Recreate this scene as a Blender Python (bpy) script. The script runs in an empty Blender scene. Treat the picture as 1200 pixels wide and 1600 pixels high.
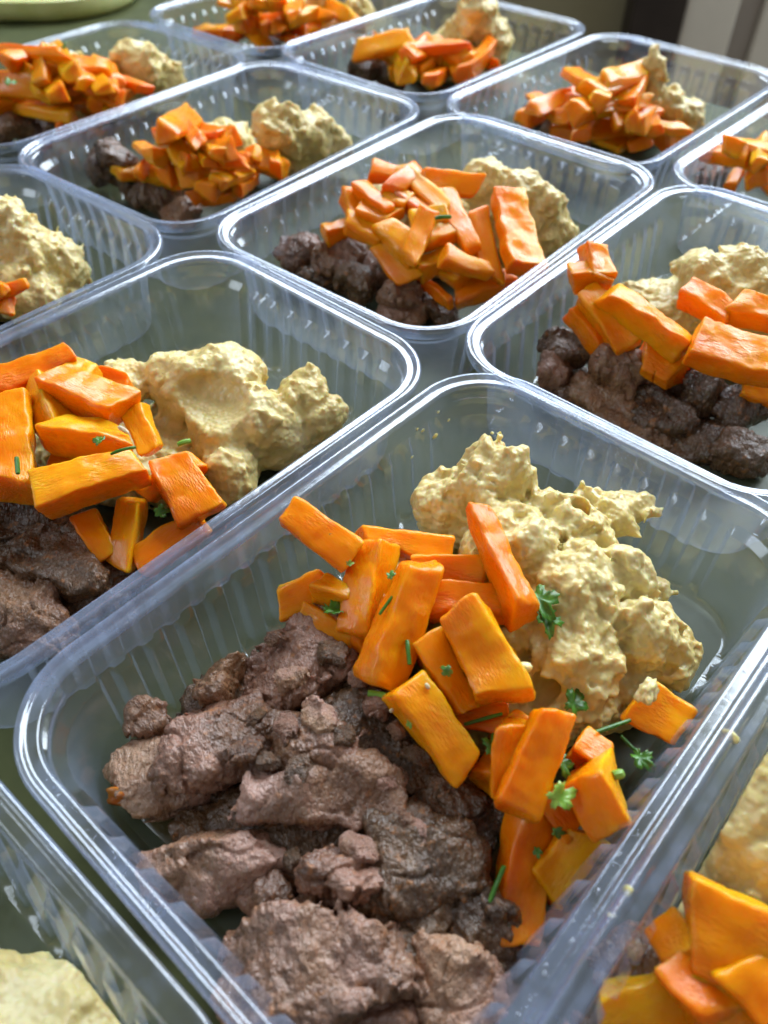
import bpy, math, random
import numpy as np
from mathutils import Matrix, Vector

# ------------------------------------------------------------------ camera
scene = bpy.context.scene
F_PX, PITCH, ROLL, CAM_H = 1246.64, 0.811627, 0.01799, 0.203598     # focal length in pixels of a 1200x1600 frame
_cp, _sp, _cr, _sr = math.cos(PITCH), math.sin(PITCH), math.cos(ROLL), math.sin(ROLL)
_R = np.array([1.0, 0, 0]); _U = np.array([0, _sp, _cp]); CF = np.array([0, _cp, -_sp])
CR = _cr * _R + _sr * _U
CU = -_sr * _R + _cr * _U
CAM = np.array([0, 0, CAM_H])
cam_data = bpy.data.cameras.new('camera')
cam = bpy.data.objects.new('camera', cam_data)
scene.collection.objects.link(cam)
cam.matrix_world = Matrix(((CR[0], CU[0], -CF[0], 0), (CR[1], CU[1], -CF[1], 0), (CR[2], CU[2], -CF[2], CAM_H), (0, 0, 0, 1)))
cam_data.sensor_fit = 'VERTICAL'
cam_data.sensor_height = 36.0
cam_data.sensor_width = 27.0
cam_data.lens = F_PX / 1600 * 36.0
cam_data.clip_start = 0.01
cam_data.clip_end = 30
cam_data.dof.use_dof = True
cam_data.dof.focus_distance = 0.235
cam_data.dof.aperture_fstop = 12.5
scene.camera = cam

# ------------------------------------------------------------------ light
world = bpy.data.worlds.new('World')
scene.world = world
world.use_nodes = True
bg = world.node_tree.nodes['Background']
bg.inputs['Color'].default_value = (1.0, 0.95, 0.88, 1)
bg.inputs['Strength'].default_value = 0.25


def area_light(name, loc, target, sx, sy, power, color):
    d = bpy.data.lights.new(name, 'AREA')
    d.shape = 'RECTANGLE'; d.size = sx; d.size_y = sy; d.energy = power; d.color = color
    o = bpy.data.objects.new(name, d)
    scene.collection.objects.link(o)
    o.location = loc
    o.rotation_euler = (Vector(target) - Vector(loc)).to_track_quat('-Z', 'Y').to_euler()
    return o


area_light('window_light', (0.55, 1.55, 1.00), (0.0, 0.25, 0.0), 2.2, 1.2, 108, (0.77, 0.885, 1.0))
area_light('side_window_light', (-1.5, 0.05, 0.95), (0, 0.25, 0), 0.9, 0.7, 9, (0.76, 0.88, 1.0))
scene.view_settings.view_transform = 'Standard'
scene.view_settings.look = 'None'
scene.view_settings.gamma = 1
scene.view_settings.exposure = 0.0
scene.view_settings.use_curve_mapping = False
cy = scene.cycles
cy.max_bounces = 6
cy.diffuse_bounces = 2
cy.glossy_bounces = 3
cy.transmission_bounces = 4
cy.transparent_max_bounces = 20
cy.caustics_reflective = False
cy.caustics_refractive = False
cy.use_denoising = True
cy.use_adaptive_sampling = True
cy.adaptive_threshold = 0.05
cy.sample_clamp_indirect = 4.0

COL = scene.collection
rnd = random.Random(7)

# ------------------------------------------------------------------ geometry helpers


def at(px, py, z):
    """Point on the horizontal plane at height z (mm) that shows at this pixel of the photograph."""
    d = CF + CR * (px - 600) / F_PX + CU * (800 - py) / F_PX
    t = (z * 0.001 - CAM_H) / d[2]
    return CAM + t * d


def at_y(px, py, y):
    d = CF + CR * (px - 600) / F_PX + CU * (800 - py) / F_PX
    return CAM + d * (y / d[1])


def mm_per_px(P):
    return float((P - CAM) @ CF) / F_PX * 1000


def obj(name, me, mat=None, parent=None, label=None, cat=None, group=None, kind=None):
    o = bpy.data.objects.new(name, me)
    COL.objects.link(o)
    if mat is not None and me is not None and len(me.materials) == 0:
        me.materials.append(mat)
    if parent is not None:
        o.parent = parent
    if label: o['label'] = label
    if cat: o['category'] = cat
    if group: o['group'] = group
    if kind: o['kind'] = kind
    return o


def mesh(name, verts, faces, smooth=True, sharp=None):
    me = bpy.data.meshes.new(name)
    verts = np.asarray(verts, dtype=np.float32)
    if isinstance(faces, np.ndarray):
        nf, k = faces.shape
        me.vertices.add(len(verts)); me.vertices.foreach_set('co', verts.ravel())
        me.loops.add(nf * k); me.loops.foreach_set('vertex_index', faces.astype(np.int32).ravel())
        me.polygons.add(nf)
        me.polygons.foreach_set('loop_start', np.arange(0, nf * k, k, dtype=np.int32))
        me.polygons.foreach_set('loop_total', np.full(nf, k, dtype=np.int32))
        me.update(calc_edges=True)
        me.validate()
    else:
        me.from_pydata([tuple(map(float, v)) for v in verts], [], faces)
        me.update()
    if smooth:
        me.polygons.foreach_set('use_smooth', np.ones(len(me.polygons), dtype=bool))
    if sharp:
        me.set_sharp_from_angle(angle=math.radians(sharp))
    return me


def _hash(ix, iy, iz, seed):
    h = ix * np.uint32(374761393) + iy * np.uint32(668265263) + iz * np.uint32(2147483647) + np.uint32((seed * 1274126177) & 0xFFFFFFFF)
    h = (h ^ (h >> np.uint32(13))) * np.uint32(1274126177)
    h = (h ^ (h >> np.uint32(16))) * np.uint32(2246822519)
    return h ^ (h >> np.uint32(15))


_G = np.array([(1, 1, 0), (-1, 1, 0), (1, -1, 0), (-1, -1, 0), (1, 0, 1), (-1, 0, 1), (1, 0, -1), (-1, 0, -1), (0, 1, 1), (0, -1, 1), (0, 1, -1), (0, -1, -1), (1, 1, 0), (-1, 1, 0), (0, -1, 1), (0, -1, -1)], dtype=np.float32)


def _cell(P):
    fl = np.floor(P)
    i = fl.astype(np.int32).view(np.uint32)
    return (np.ascontiguousarray(i[:, 0]), np.ascontiguousarray(i[:, 1]), np.ascontiguousarray(i[:, 2])), P - fl


def perlin(P, seed=0):
    P = np.ascontiguousarray(P, dtype=np.float32)
    (ix, iy, iz), f = _cell(P)
    fx, fy, fz = (np.ascontiguousarray(f[:, k]) for k in range(3))
    wx, wy, wz = (t * t * t * (t * (t * 6 - 15) + 10) for t in (fx, fy, fz))
    out = np.zeros(len(P), dtype=np.float32)
    gx, gy, gz = np.ascontiguousarray(_G[:, 0]), np.ascontiguousarray(_G[:, 1]), np.ascontiguousarray(_G[:, 2])
    for dx in (0, 1):
        for dy in (0, 1):
            wxy = (wx if dx else 1 - wx) * (wy if dy else 1 - wy)
            for dz in (0, 1):
                g = _hash(ix + np.uint32(dx), iy + np.uint32(dy), iz + np.uint32(dz), seed) & np.uint32(15)
                out += (gx[g] * (fx - dx) + gy[g] * (fy - dy) + gz[g] * (fz - dz)) * wxy * (wz if dz else 1 - wz)
    return out


def fbm(P, seed=0, octaves=3, gain=0.5):
    s = np.zeros(len(P), dtype=np.float32); a = 1.0; Q = np.asarray(P, dtype=np.float32)
    for k in range(octaves):
        s += a * perlin(Q, seed + 17 * k); a *= gain; Q = Q * 2.03 + 11.3
    return s


def worley(P, seed=0):
    """Distance to the nearest of the feature points in the eight closest cells."""
    P = np.ascontiguousarray(P, dtype=np.float32)
    (ix, iy, iz), f = _cell(P - 0.5)
    fx, fy, fz = (np.ascontiguousarray(f[:, k]) + 0.5 for k in range(3))
    best = np.full(len(P), 9.0, dtype=np.float32)
    m = np.uint32(1023); q = np.float32(1 / 1023.0)
    for dx in (0, 1):
        for dy in (0, 1):
            for dz in (0, 1):
                h = _hash(ix + np.uint32(dx), iy + np.uint32(dy), iz + np.uint32(dz), seed)
                ox = (h & m) * q + dx - fx
                oy = ((h >> np.uint32(10)) & m) * q + dy - fy
                oz = ((h >> np.uint32(20)) & m) * q + dz - fz
                best = np.minimum(best, ox * ox + oy * oy + oz * oz)
    return np.sqrt(best)


def surface_nets(Fv, origin, step):
    """Quads of the zero surface of a sampled distance field (negative inside)."""
    nx, ny, nz = Fv.shape
    ins = Fv < 0
    c = (nx - 1, ny - 1, nz - 1)
    s = np.zeros(c + (3,), dtype=np.float32); n = np.zeros(c, dtype=np.float32)

    def cut(a):
        return tuple(slice(k, k + m) for k, m in zip(a, c))
    for ax in range(3):
        o1, o2 = [k for k in range(3) if k != ax]
        for b1 in (0, 1):
            for b2 in (0, 1):
                A = [0, 0, 0]; A[o1] = b1; A[o2] = b2
                B = list(A); B[ax] = 1
                fa, fb = Fv[cut(A)], Fv[cut(B)]
                m = (fa < 0) != (fb < 0)
                t = np.where(m, fa / np.where(m, fa - fb, 1), 0)
                n += m
                s[..., ax] += t
                s[..., o1] += m * b1
                s[..., o2] += m * b2
    act = n > 0
    idx = np.full(c, -1, dtype=np.int64)
    idx[act] = np.arange(act.sum())
    cell = np.argwhere(act)
    V = (cell + s[act] / n[act][:, None]) * step + np.asarray(origin)
    faces = []
    for ax in range(3):
        o1, o2 = [(1, 2), (2, 0), (0, 1)][ax]
        sl = [slice(1, None)] * 3; sl[ax] = slice(0, c[ax])
        lo = [slice(1, c[k]) for k in range(3)]; lo[ax] = slice(0, c[ax])
        hi = [slice(1, c[k]) for k in range(3)]; hi[ax] = slice(1, c[ax] + 1)
        a, b = ins[tuple(lo)], ins[tuple(hi)]
        base = np.array([1, 1, 1]); base[ax] = 0
        for flip, m in ((False, a & ~b), (True, ~a & b)):
            q = np.argwhere(m) + base
            if len(q) == 0: continue
            e1 = np.zeros(3, int); e1[o1] = 1
            e2 = np.zeros(3, int); e2[o2] = 1
            g = [idx[tuple((q - d).T)] for d in (e1 + e2, e2, 0 * e1, e1)]
            if flip: g = g[::-1]
            faces.append(np.stack(g, 1))
    return V, np.concatenate(faces)


def grid_points(lo, hi, step):
    ax = [np.arange(l, h + step, step) for l, h in zip(lo, hi)]
    sh = tuple(len(a) for a in ax)
    P = np.stack(np.meshgrid(*ax, indexing='ij'), -1).reshape(-1, 3).astype(np.float32)
    return P, sh


def smin(a, b, k):
    h = np.clip(0.5 + 0.5 * (b - a) / k, 0, 1)
    return b * (1 - h) + a * h - k * h * (1 - h)


# ------------------------------------------------------------------ material helpers


def new_mat(name):
    m = bpy.data.materials.new(name); m.use_nodes = True
    nt = m.node_tree; nt.nodes.clear()
    out = nt.nodes.new('ShaderNodeOutputMaterial')
    return m, nt, out


class NB:
    def __init__(self, nt): self.nt = nt

    def n(self, t, **kw):
        nd = self.nt.nodes.new('ShaderNode' + t)
        for k, v in kw.items():
            if k in ('operation', 'blend_type', 'data_type', 'feature', 'noise_dimensions', 'voronoi_dimensions', 'interpolation_type'): setattr(nd, k, v)
            else:
                s = nd.inputs[k] if not k.startswith('i') or not k[1:].isdigit() else nd.inputs[int(k[1:])]
                if hasattr(v, 'is_output'): self.nt.links.new(v, s)
                else: s.default_value = v
        return nd

    def link(self, a, b): self.nt.links.new(a, b)

    def math(self, op, a, b=None, clamp=False):
        nd = self.nt.nodes.new('ShaderNodeMath'); nd.operation = op; nd.use_clamp = clamp
        for k, v in enumerate((a, b)):
            if v is None: continue
            if hasattr(v, 'is_output'): self.link(v, nd.inputs[k])
            else: nd.inputs[k].default_value = v
        return nd.outputs[0]

    def ramp(self, fac, stops):
        nd = self.nt.nodes.new('ShaderNodeValToRGB')
        self.link(fac, nd.inputs[0])
        cr = nd.color_ramp
        while len(cr.elements) < len(stops): cr.elements.new(0.5)
        for e, (p, c) in zip(cr.elements, stops):
            e.position = p; e.color = (*c, 1) if len(c) == 3 else c
        return nd.outputs[0]

    def mix(self, fac, a, b, blend='MIX'):
        nd = self.nt.nodes.new('ShaderNodeMix'); nd.data_type = 'RGBA'; nd.blend_type = blend
        for k, v in ((0, fac), (6, a), (7, b)):
            if hasattr(v, 'is_output'): self.link(v, nd.inputs[k])
            else: nd.inputs[k].default_value = v if k == 0 else (*v, 1)
        return nd.outputs[2]


def coords(b, per_object=True):
    tc = b.n('TexCoord')
    if not per_object: return tc.outputs['Object'], None
    oi = b.n('ObjectInfo')
    ad = b.nt.nodes.new('ShaderNodeVectorMath'); ad.operation = 'ADD'
    b.link(tc.outputs['Object'], ad.inputs[0])
    cm = b.nt.nodes.new('ShaderNodeCombineXYZ')
    for k in range(3):
        b.link(b.math('MULTIPLY', oi.outputs['Random'], 3.7 + k), cm.inputs[k])
    b.link(cm.outputs[0], ad.inputs[1])
    return ad.outputs[0], oi.outputs['Random']


def mat_plastic(name='clear_plastic', rough=0.16, gain=1.0, hz=(0.34, 0.045), tint=(0.60, 0.72, 1.0)):
    m, nt, out = new_mat(name); b = NB(nt)
    lw = b.n('LayerWeight', Blend=0.5)
    f = lw.outputs['Facing']
    fres = b.math('ADD', b.math('MULTIPLY', b.math('POWER', f, 4.0), 0.72 * gain), 0.085 * gain, clamp=True)
    tc = b.n('TexCoord')
    no = b.n('TexNoise', Vector=tc.outputs['Object'], Scale=60.0, Detail=5.0, Roughness=0.65)
    haze = b.math('ADD', b.math('MULTIPLY', b.math('POWER', f, 2.0), hz[0]), b.math('MULTIPLY', b.ramp(no.outputs[0], [(0.36, (0.25, 0.25, 0.25)), (0.68, (1.6, 1.6, 1.6))]), hz[1]))
    tr = b.n('BsdfTransparent', Color=(0.955, 0.965, 0.97, 1))
    df = b.n('BsdfDiffuse', Color=(*tint, 1))
    tl = b.n('BsdfTranslucent', Color=(*tint, 1))
    mx = b.n('MixShader', i0=0.5, i1=df.outputs[0], i2=tl.outputs[0])
    m1 = b.n('MixShader', i0=haze, i1=tr.outputs[0], i2=mx.outputs[0])
    bn = b.n('TexNoise', Vector=tc.outputs['Object'], Scale=260.0, Detail=2.0)
    bp = b.n('Bump', Strength=0.12, Distance=0.0006, Height=bn.outputs[0])
    gl = b.n('BsdfGlossy', Color=(1, 1, 1, 1), Roughness=rough, Normal=bp.outputs[0])
    m2 = b.n('MixShader', i0=fres, i1=m1.outputs[0], i2=gl.outputs[0])
    b.link(m2.outputs[0], out.inputs[0])
    return m


def principled(b, out, **kw):
    p = b.n('BsdfPrincipled')
    for k, v in kw.items():
        s = p.inputs[k.replace('_', ' ')]
        if hasattr(v, 'is_output'): b.link(v, s)
        else: s.default_value = v
    b.link(p.outputs[0], out.inputs[0])
    return p


def mat_carrot(name='cooked_carrot'):
    m, nt, out = new_mat(name); b = NB(nt)
    co, rn = coords(b)
    mp0 = b.n('Mapping', Vector=co, Scale=(0.35, 1.0, 1.0))
    n1 = b.n('TexNoise', Vector=mp0.outputs[0], Scale=110.0, Detail=3.0)
    n2 = b.n('TexNoise', Vector=co, Scale=420.0, Detail=3.0)
    sx = b.n('SeparateXYZ', Vector=b.n('TexCoord').outputs['Object'])
    fac = b.math('ADD', b.math('MULTIPLY', n1.outputs[0], 0.85), b.math('ADD', b.math('MULTIPLY', rn, 0.40), b.math('MULTIPLY', sx.outputs[1], 22.0)))
    c = b.ramp(fac, [(0.22, (0.80, 0.130, 0.0015)), (0.48, (0.90, 0.215, 0.002)), (0.72, (0.93, 0.31, 0.003)), (0.94, (0.94, 0.45, 0.008))])
    c = b.mix(b.math('MULTIPLY', n2.outputs[0], 0.25), c, (0.93, 0.31, 0.004))
    mp = b.n('Mapping', Vector=co, Scale=(0.5, 1.5, 1.5))
    w = b.n('TexNoise', Vector=mp.outputs[0], Scale=850.0, Detail=4.0, Roughness=0.6, Distortion=0.8)
    vo = b.n('TexVoronoi', Vector=mp.outputs[0], Scale=1000.0)
    pat = b.n('TexNoise', Vector=co, Scale=110.0, Detail=1.0)
    hgt = b.math('ADD', w.outputs[0], b.math('MULTIPLY', vo.outputs['Distance'], 0.6))
    stg = b.ramp(pat.outputs[0], [(0.42, (0.06, 0.06, 0.06)), (0.64, (0.65, 0.65, 0.65))])
    bp = b.n('Bump', Strength=stg, Distance=0.0005, Height=hgt)
    p = principled(b, out, Base_Color=c, Roughness=b.math('ADD', b.math('MULTIPLY', w.outputs[0], 0.30), 0.13), Normal=bp.outputs[0])
    p.inputs['Subsurface Weight'].default_value = 0.75
    p.inputs['Subsurface Radius'].default_value = (1.0, 0.32, 0.03)
    p.inputs['Subsurface Scale'].default_value = 0.006
    p.inputs['Specular IOR Level'].default_value = 0.24
    b.link(b.ramp(pat.outputs[0], [(0.45, (0.05, 0.05, 0.05)), (0.65, (0.5, 0.5, 0.5))]), p.inputs['Coat Weight'])
    p.inputs['Coat Roughness'].default_value = 0.06
    b.link(b.n('Bump', Strength=0.18, Distance=0.0005, Height=hgt).outputs[0], p.inputs['Coat Normal'])
    return m


def mat_mash():
    m, nt, out = new_mat('chickpea_mash'); b = NB(nt)
    co, rn = coords(b)
    n1 = b.n('TexNoise', Vector=co, Scale=55.0, Detail=4.0)
    n2 = b.n('TexNoise', Vector=co, Scale=600.0, Detail=3.0)
    c = b.ramp(n1.outputs[0], [(0.3, (0.59, 0.43, 0.135)), (0.52, (0.69, 0.55, 0.225)), (0.72, (0.77, 0.66, 0.35))])
    c = b.mix(b.math('MULTIPLY', n2.outputs[0], 0.4), c, (0.82, 0.70, 0.36))
    vo = b.n('TexVoronoi', Vector=co, Scale=620.0)
    vo.feature = 'SMOOTH_F1'
    bp = b.n('Bump', Strength=0.55, Distance=0.0010, Height=b.math('MULTIPLY', vo.outputs['Distance'], -1.0))
    p = principled(b, out, Base_Color=c, Roughness=0.36, Normal=bp.outputs[0])
    p.inputs['Subsurface Weight'].default_value = 0.6
    p.inputs['Subsurface Radius'].default_value = (1.0, 0.62, 0.22)
    p.inputs['Subsurface Scale'].default_value = 0.003
    p.inputs['Specular IOR Level'].default_value = 0.42
    return m


def mat_meat(name, tone):
    m, nt, out = new_mat(name); b = NB(nt)
    co, rn = coords(b)
    n1 = b.n('TexNoise', Vector=co, Scale=75.0, Detail=5.0, Roughness=0.6)
    mp = b.n('Mapping', Vector=co, Scale=(1.0, 0.6, 0.14))
    fb = b.n('TexNoise', Vector=mp.outputs[0], Scale=1000.0, Detail=3.0, Roughness=0.6, Distortion=0.3)
    n3 = b.n('TexNoise', Vector=co, Scale=330.0, Detail=4.0, Roughness=0.7)
    n4 = b.n('TexNoise', Vector=co, Scale=34.0, Detail=2.0)
    gr = b.n('TexVoronoi', Vector=co, Scale=850.0)
    fac = b.math('ADD', b.math('MULTIPLY', n1.outputs[0], 0.9), b.math('MULTIPLY', b.math('SUBTRACT', rn, 0.5), 0.3))
    c = b.ramp(fac, [(0.28, tone[0]), (0.47, tone[1]), (0.66, tone[2])])
    c = b.mix(b.ramp(n4.outputs[0], [(0.47, (0, 0, 0)), (0.60, (0.8, 0.8, 0.8))]), c, tone[3])
    c = b.mix(b.ramp(n3.outputs[0], [(0.57, (0, 0, 0)), (0.68, (0.85, 0.85, 0.85))]), c, (0.40, 0.15, 0.030))
    c = b.mix(b.ramp(n3.outputs[0], [(0.30, (0.6, 0.6, 0.6)), (0.42, (0, 0, 0))]), c, (0.46, 0.32, 0.22))
    c = b.mix(b.math('MULTIPLY', fb.outputs[0], 0.4), c, tone[3])
    hgt = b.math('ADD', b.math('MULTIPLY', fb.outputs[0], 1.5), b.math('SUBTRACT', b.math('MULTIPLY', n3.outputs[0], 0.8), b.math('MULTIPLY', gr.outputs['Distance'], 0.35)))
    bp = b.n('Bump', Strength=0.8, Distance=0.0011, Height=hgt)
    ro = b.ramp(n3.outputs[0], [(0.40, (0.10, 0.10, 0.10)), (0.60, (0.42, 0.42, 0.42))])
    p = principled(b, out, Base_Color=c, Roughness=ro, Normal=bp.outputs[0])
    p.inputs['Subsurface Weight'].default_value = 0.15
    p.inputs['Subsurface Radius'].default_value = (1.0, 0.35, 0.2)
    p.inputs['Subsurface Scale'].default_value = 0.0015
    p.inputs['Specular IOR Level'].default_value = 0.5
    p.inputs['Coat Weight'].default_value = 0.45
    p.inputs['Coat Roughness'].default_value = 0.06
    b.link(b.n('Bump', Strength=0.5, Distance=0.0010, Height=hgt).outputs[0], p.inputs['Coat Normal'])
    return m


def mat_simple(name, col, rough=0.5, scale=0.0, col2=None, bump=0.0, sss=0.0, spec=0.5):
    m, nt, out = new_mat(name); b = NB(nt)
    tc = b.n('TexCoord')
    kw = {}
    if scale:
        no = b.n('TexNoise', Vector=tc.outputs['Object'], Scale=scale, Detail=5.0, Roughness=0.6)
        kw['Base_Color'] = b.ramp(no.outputs[0], [(0.35, col), (0.65, col2 or col)])
        if bump:
            kw['Normal'] = b.n('Bump', Strength=bump, Distance=0.0006, Height=no.outputs[0]).outputs[0]
    else:
        kw['Base_Color'] = (*col, 1)
    p = principled(b, out, Roughness=rough, **kw)
    p.inputs['Specular IOR Level'].default_value = spec
    if sss:
        p.inputs['Subsurface Weight'].default_value = sss
        p.inputs['Subsurface Scale'].default_value = 0.001
    return m


def mat_juice():
    m, nt, out = new_mat('meat_juice'); b = NB(nt)
    lw = b.n('LayerWeight', Blend=0.5)
    fres = b.math('ADD', b.math('MULTIPLY', b.math('POWER', lw.outputs['Facing'], 4.5), 0.8), 0.04, clamp=True)
    tc = b.n('TexCoord')
    no = b.n('TexNoise', Vector=tc.outputs['Object'], Scale=120.0, Detail=4.0)
    tr = b.n('BsdfTransparent', Color=(0.72, 0.66, 0.48, 1))
    df = b.n('BsdfDiffuse', Color=(0.24, 0.17, 0.07, 1))
    m1 = b.n('MixShader', i0=b.math('MULTIPLY', no.outputs[0], 0.6), i1=tr.outputs[0], i2=df.outputs[0])
    gl = b.n('BsdfGlossy', Color=(1, 1, 1, 1), Roughness=0.04)
    m2 = b.n('MixShader', i0=fres, i1=m1.outputs[0], i2=gl.outputs[0])
    b.link(m2.outputs[0], out.inputs[0])
    return m


PLASTIC = mat_plastic()
PLASTIC_BASE = mat_plastic('frosted_plastic', 0.45, 0.2, (0.06, 0.10), (0.6, 0.68, 0.62))
PLASTIC_RIM = mat_plastic('thick_rim_plastic', 0.18, 1.25, (0.34, 0.24), (0.56, 0.69, 1.0))
CARROT = mat_carrot()
MASH = mat_mash()
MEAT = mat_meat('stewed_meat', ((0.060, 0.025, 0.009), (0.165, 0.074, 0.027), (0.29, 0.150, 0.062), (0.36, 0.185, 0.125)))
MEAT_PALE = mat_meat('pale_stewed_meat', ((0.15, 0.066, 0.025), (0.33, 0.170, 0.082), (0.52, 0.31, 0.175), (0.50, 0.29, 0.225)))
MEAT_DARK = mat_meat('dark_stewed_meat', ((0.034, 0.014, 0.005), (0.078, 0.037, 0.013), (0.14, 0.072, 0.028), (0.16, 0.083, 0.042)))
HERB = mat_simple('parsley', (0.028, 0.12, 0.008), 0.35, 300.0, (0.085, 0.26, 0.016), 0.3, 0.15)
HERB_PALE = mat_simple('spring_onion', (0.16, 0.34, 0.03), 0.35, 250.0, (0.28, 0.46, 0.07), 0.2, 0.2)
GARLIC = mat_simple('garlic', (0.72, 0.62, 0.38), 0.35, 200.0, (0.80, 0.74, 0.54), 0.2, 0.3)
JUICE = mat_juice()

# ------------------------------------------------------------------ the setting
YAW0 = 0.8773
TABLE = mat_simple('table_top', (0.048, 0.056, 0.022), 0.5, 26.0, (0.082, 0.088, 0.034), 0.04, spec=0.12)


def uv_world(u, v):
    c, s = math.cos(YAW0), math.sin(YAW0)
    return c * u - s * v, s * u + c * v


def box_mesh(name, lo, hi, bev=0.0):
    import bmesh
    bm = bmesh.new()
    bmesh.ops.create_cube(bm, size=1.0)
    for v in bm.verts:
        for k in range(3): v.co[k] = lo[k] + (v.co[k] + 0.5) * (hi[k] - lo[k])
    if bev: bmesh.ops.bevel(bm, geom=list(bm.edges), offset=bev, segments=3, affect='EDGES', profile=0.5)
    me = bpy.data.meshes.new(name); bm.to_mesh(me); bm.free()
    return me


# the table's far edge runs just beyond the last row of containers
tt = obj('table_top', box_mesh('table_top', (-0.95, -0.9, -0.028), (0.598, 0.95, 0.0), 0.004), TABLE, kind='structure')
tt.rotation_euler = (0, 0, YAW0)
fl = obj('floor', box_mesh('floor', (-4, -3, -0.80), (4, 4, -0.76)), mat_simple('floor_boards', (0.09, 0.065, 0.04), 0.5, 4.0, (0.12, 0.09, 0.055)), kind='structure')
WY = 1.55
wl = obj('wall', box_mesh('wall', (-3, WY + 0.03, -0.76), (3, WY + 0.12, 0.62)), mat_simple('olive_wall', (0.26, 0.23, 0.13), 0.7, 3.0, (0.30, 0.265, 0.16)), kind='structure')
a, c2 = at_y(985, 0, WY), at_y(1068, 0, WY)
obj('dark_post', box_mesh('dark_post', (a[0], WY - 0.03, -0.76), (c2[0], WY + 0.028, 0.45), 0.004), mat_simple('dark_wood', (0.020, 0.013, 0.010), 0.45, 8.0, (0.034, 0.024, 0.018)),
    label='dark upright wooden post standing behind the table, top right', cat='post')
pan = obj('panelled_screen', None, label='pale grey upright boards of a screen behind the table, beside the dark post', cat='screen')
pan.location = (c2[0] + 0.01, WY, -0.76)
BOARD = mat_simple('grey_board', (0.62, 0.56, 0.46), 0.6, 5.0, (0.70, 0.64, 0.53))
BOARD2 = mat_simple('brown_board', (0.30, 0.26, 0.22), 0.6, 5.0, (0.36, 0.31, 0.26))
xs = [1069, 1153, 1192, 1275, 1310]
for k in range(4):
    x0, x1 = at_y(xs[k], 0, WY)[0], at_y(xs[k + 1], 0, WY)[0]
    back = 0.012 if k % 2 else 0.0
    bd = obj('board', box_mesh('board', (0, -0.02 + back, 0), (x1 - x0 - 0.001, 0.025, 1.2), 0.003), BOARD2 if k % 2 else BOARD, pan)
    bd.location = (x0 - pan.location[0], 0, 0)

# pale green tray at the far left
import bmesh


def rounded_outline(hx, hy, r, n=10):
    pts = []
    for sx, sy, a0 in ((1, 1, 0), (-1, 1, 90), (-1, -1, 180), (1, -1, 270)):
        for k in range(n + 1):
            a = math.radians(a0 + 90 * k / n)
            pts.append((sx * (hx - r) + r * math.cos(a), sy * (hy - r) + r * math.sin(a)))
    return pts


def loft(name, rings, cap0=True, cap1=True, smooth=True):
    n = len(rings[0]); V = []; Fc = []
    for r in rings: V += list(r)
    for k in range(len(rings) - 1):
        for i in range(n):
            j = (i + 1) % n
            Fc.append((k * n + i, k * n + j, (k + 1) * n + j, (k + 1) * n + i))
    if cap0: Fc.append(tuple(range(n))[::-1])
    if cap1: Fc.append(tuple(range((len(rings) - 1) * n, len(rings) * n)))
    return mesh(name, V, Fc, smooth=smooth, sharp=40)


rings = []
for ins, z in ((0.006, 0.0), (0.002, 0.003), (0.0, 0.009), (0.001, 0.0155), (0.004, 0.0165), (0.009, 0.0145), (0.014, 0.012)):
    rings.append([(x, y, z) for x, y in rounded_outline(0.19 - ins, 0.13 - ins, 0.07 - ins)])
tray = obj('serving_tray', loft('serving_tray', rings), mat_simple('pale_green_glaze', (0.56, 0.58, 0.22), 0.35, 60.0, (0.68, 0.68, 0.32), 0.1, 0.2),
           label='pale green glazed tray lying at the far left of the table', cat='tray')
_p = at(100, 44, 0)
tray.location = (_p[0] - 0.150, _p[1] + 0.130, 0)
tray.rotation_euler = (0, 0, math.radians(4))

# ------------------------------------------------------------------ containers
HALF_U, HALF_V, RAD = 94.45, 65.0, 26.6


def container_curve():
    """Outer rim outline: (point, outward normal, rib weight, corner weight) all round, in mm."""
    def side(L, n):
        ts = []
        e = 0.32
        marks = []
        for k in range(-n, n + 1):
            c = 10.0 * k
            marks += [(c - 3.2, 0), (c - 2.3, 1), (c + 2.3, 1), (c + 3.2, 0)]
        end = marks[-1][0]
        marks = [(-end - 4.2, 1), (-end - 3.3, 0)] + marks[:]
        marks += [(end + 3.3, 0), (end + 4.2, 1)]
        marks.sort()
        out = []
        for i, (t, w) in enumerate(marks):
            pw = marks[i - 1] if i else (t - 5, w)
            nw = marks[i + 1] if i + 1 < len(marks) else (t + 5, w)
            def lerp(a, b, tt): return a[1] + (b[1] - a[1]) * (tt - a[0]) / (b[0] - a[0])
            out.append((t - e, lerp(pw, (t, w), t - e)))
            out.append((t + e, lerp((t, w), nw, t + e)))
        return [(t, w) for t, w in out if abs(t) < L - 0.05]
    res = []
    hx, hy = HALF_U - RAD, HALF_V - RAD
    K = 14
    su, sv = side(hx, 6), side(hy, 3)
    # right side (u+), going up v; corner ++ ; top going -u; corner -+ ; left; corner -- ; bottom; corner +-
    for t, w in sv: res.append(((HALF_U, t), (1, 0), w, 0))
    def arc(cx, cy, a0):
        for k in range(K + 1):
            a = math.radians(a0 + 90 * k / K)
            cw = max(0, 1 - abs(k / K - 0.5) / 0.30); cw = min(1, cw * 3)
            res.append(((cx + RAD * math.cos(a), cy + RAD * math.sin(a)), (math.cos(a), math.sin(a)), 1, cw))
    arc(hx, hy, 0)
    for t, w in su: res.append(((-t, HALF_V), (0, 1), w, 0))
    arc(-hx, hy, 90)
    for t, w in sv: res.append(((-HALF_U, -t), (-1, 0), w, 0))
    arc(-hx, -hy, 180)
    for t, w in su: res.append(((t, -HALF_V), (0, -1), w, 0))
    arc(hx, -hy, 270)
    return res


CURVE = container_curve()
AMP = 2.5


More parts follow.
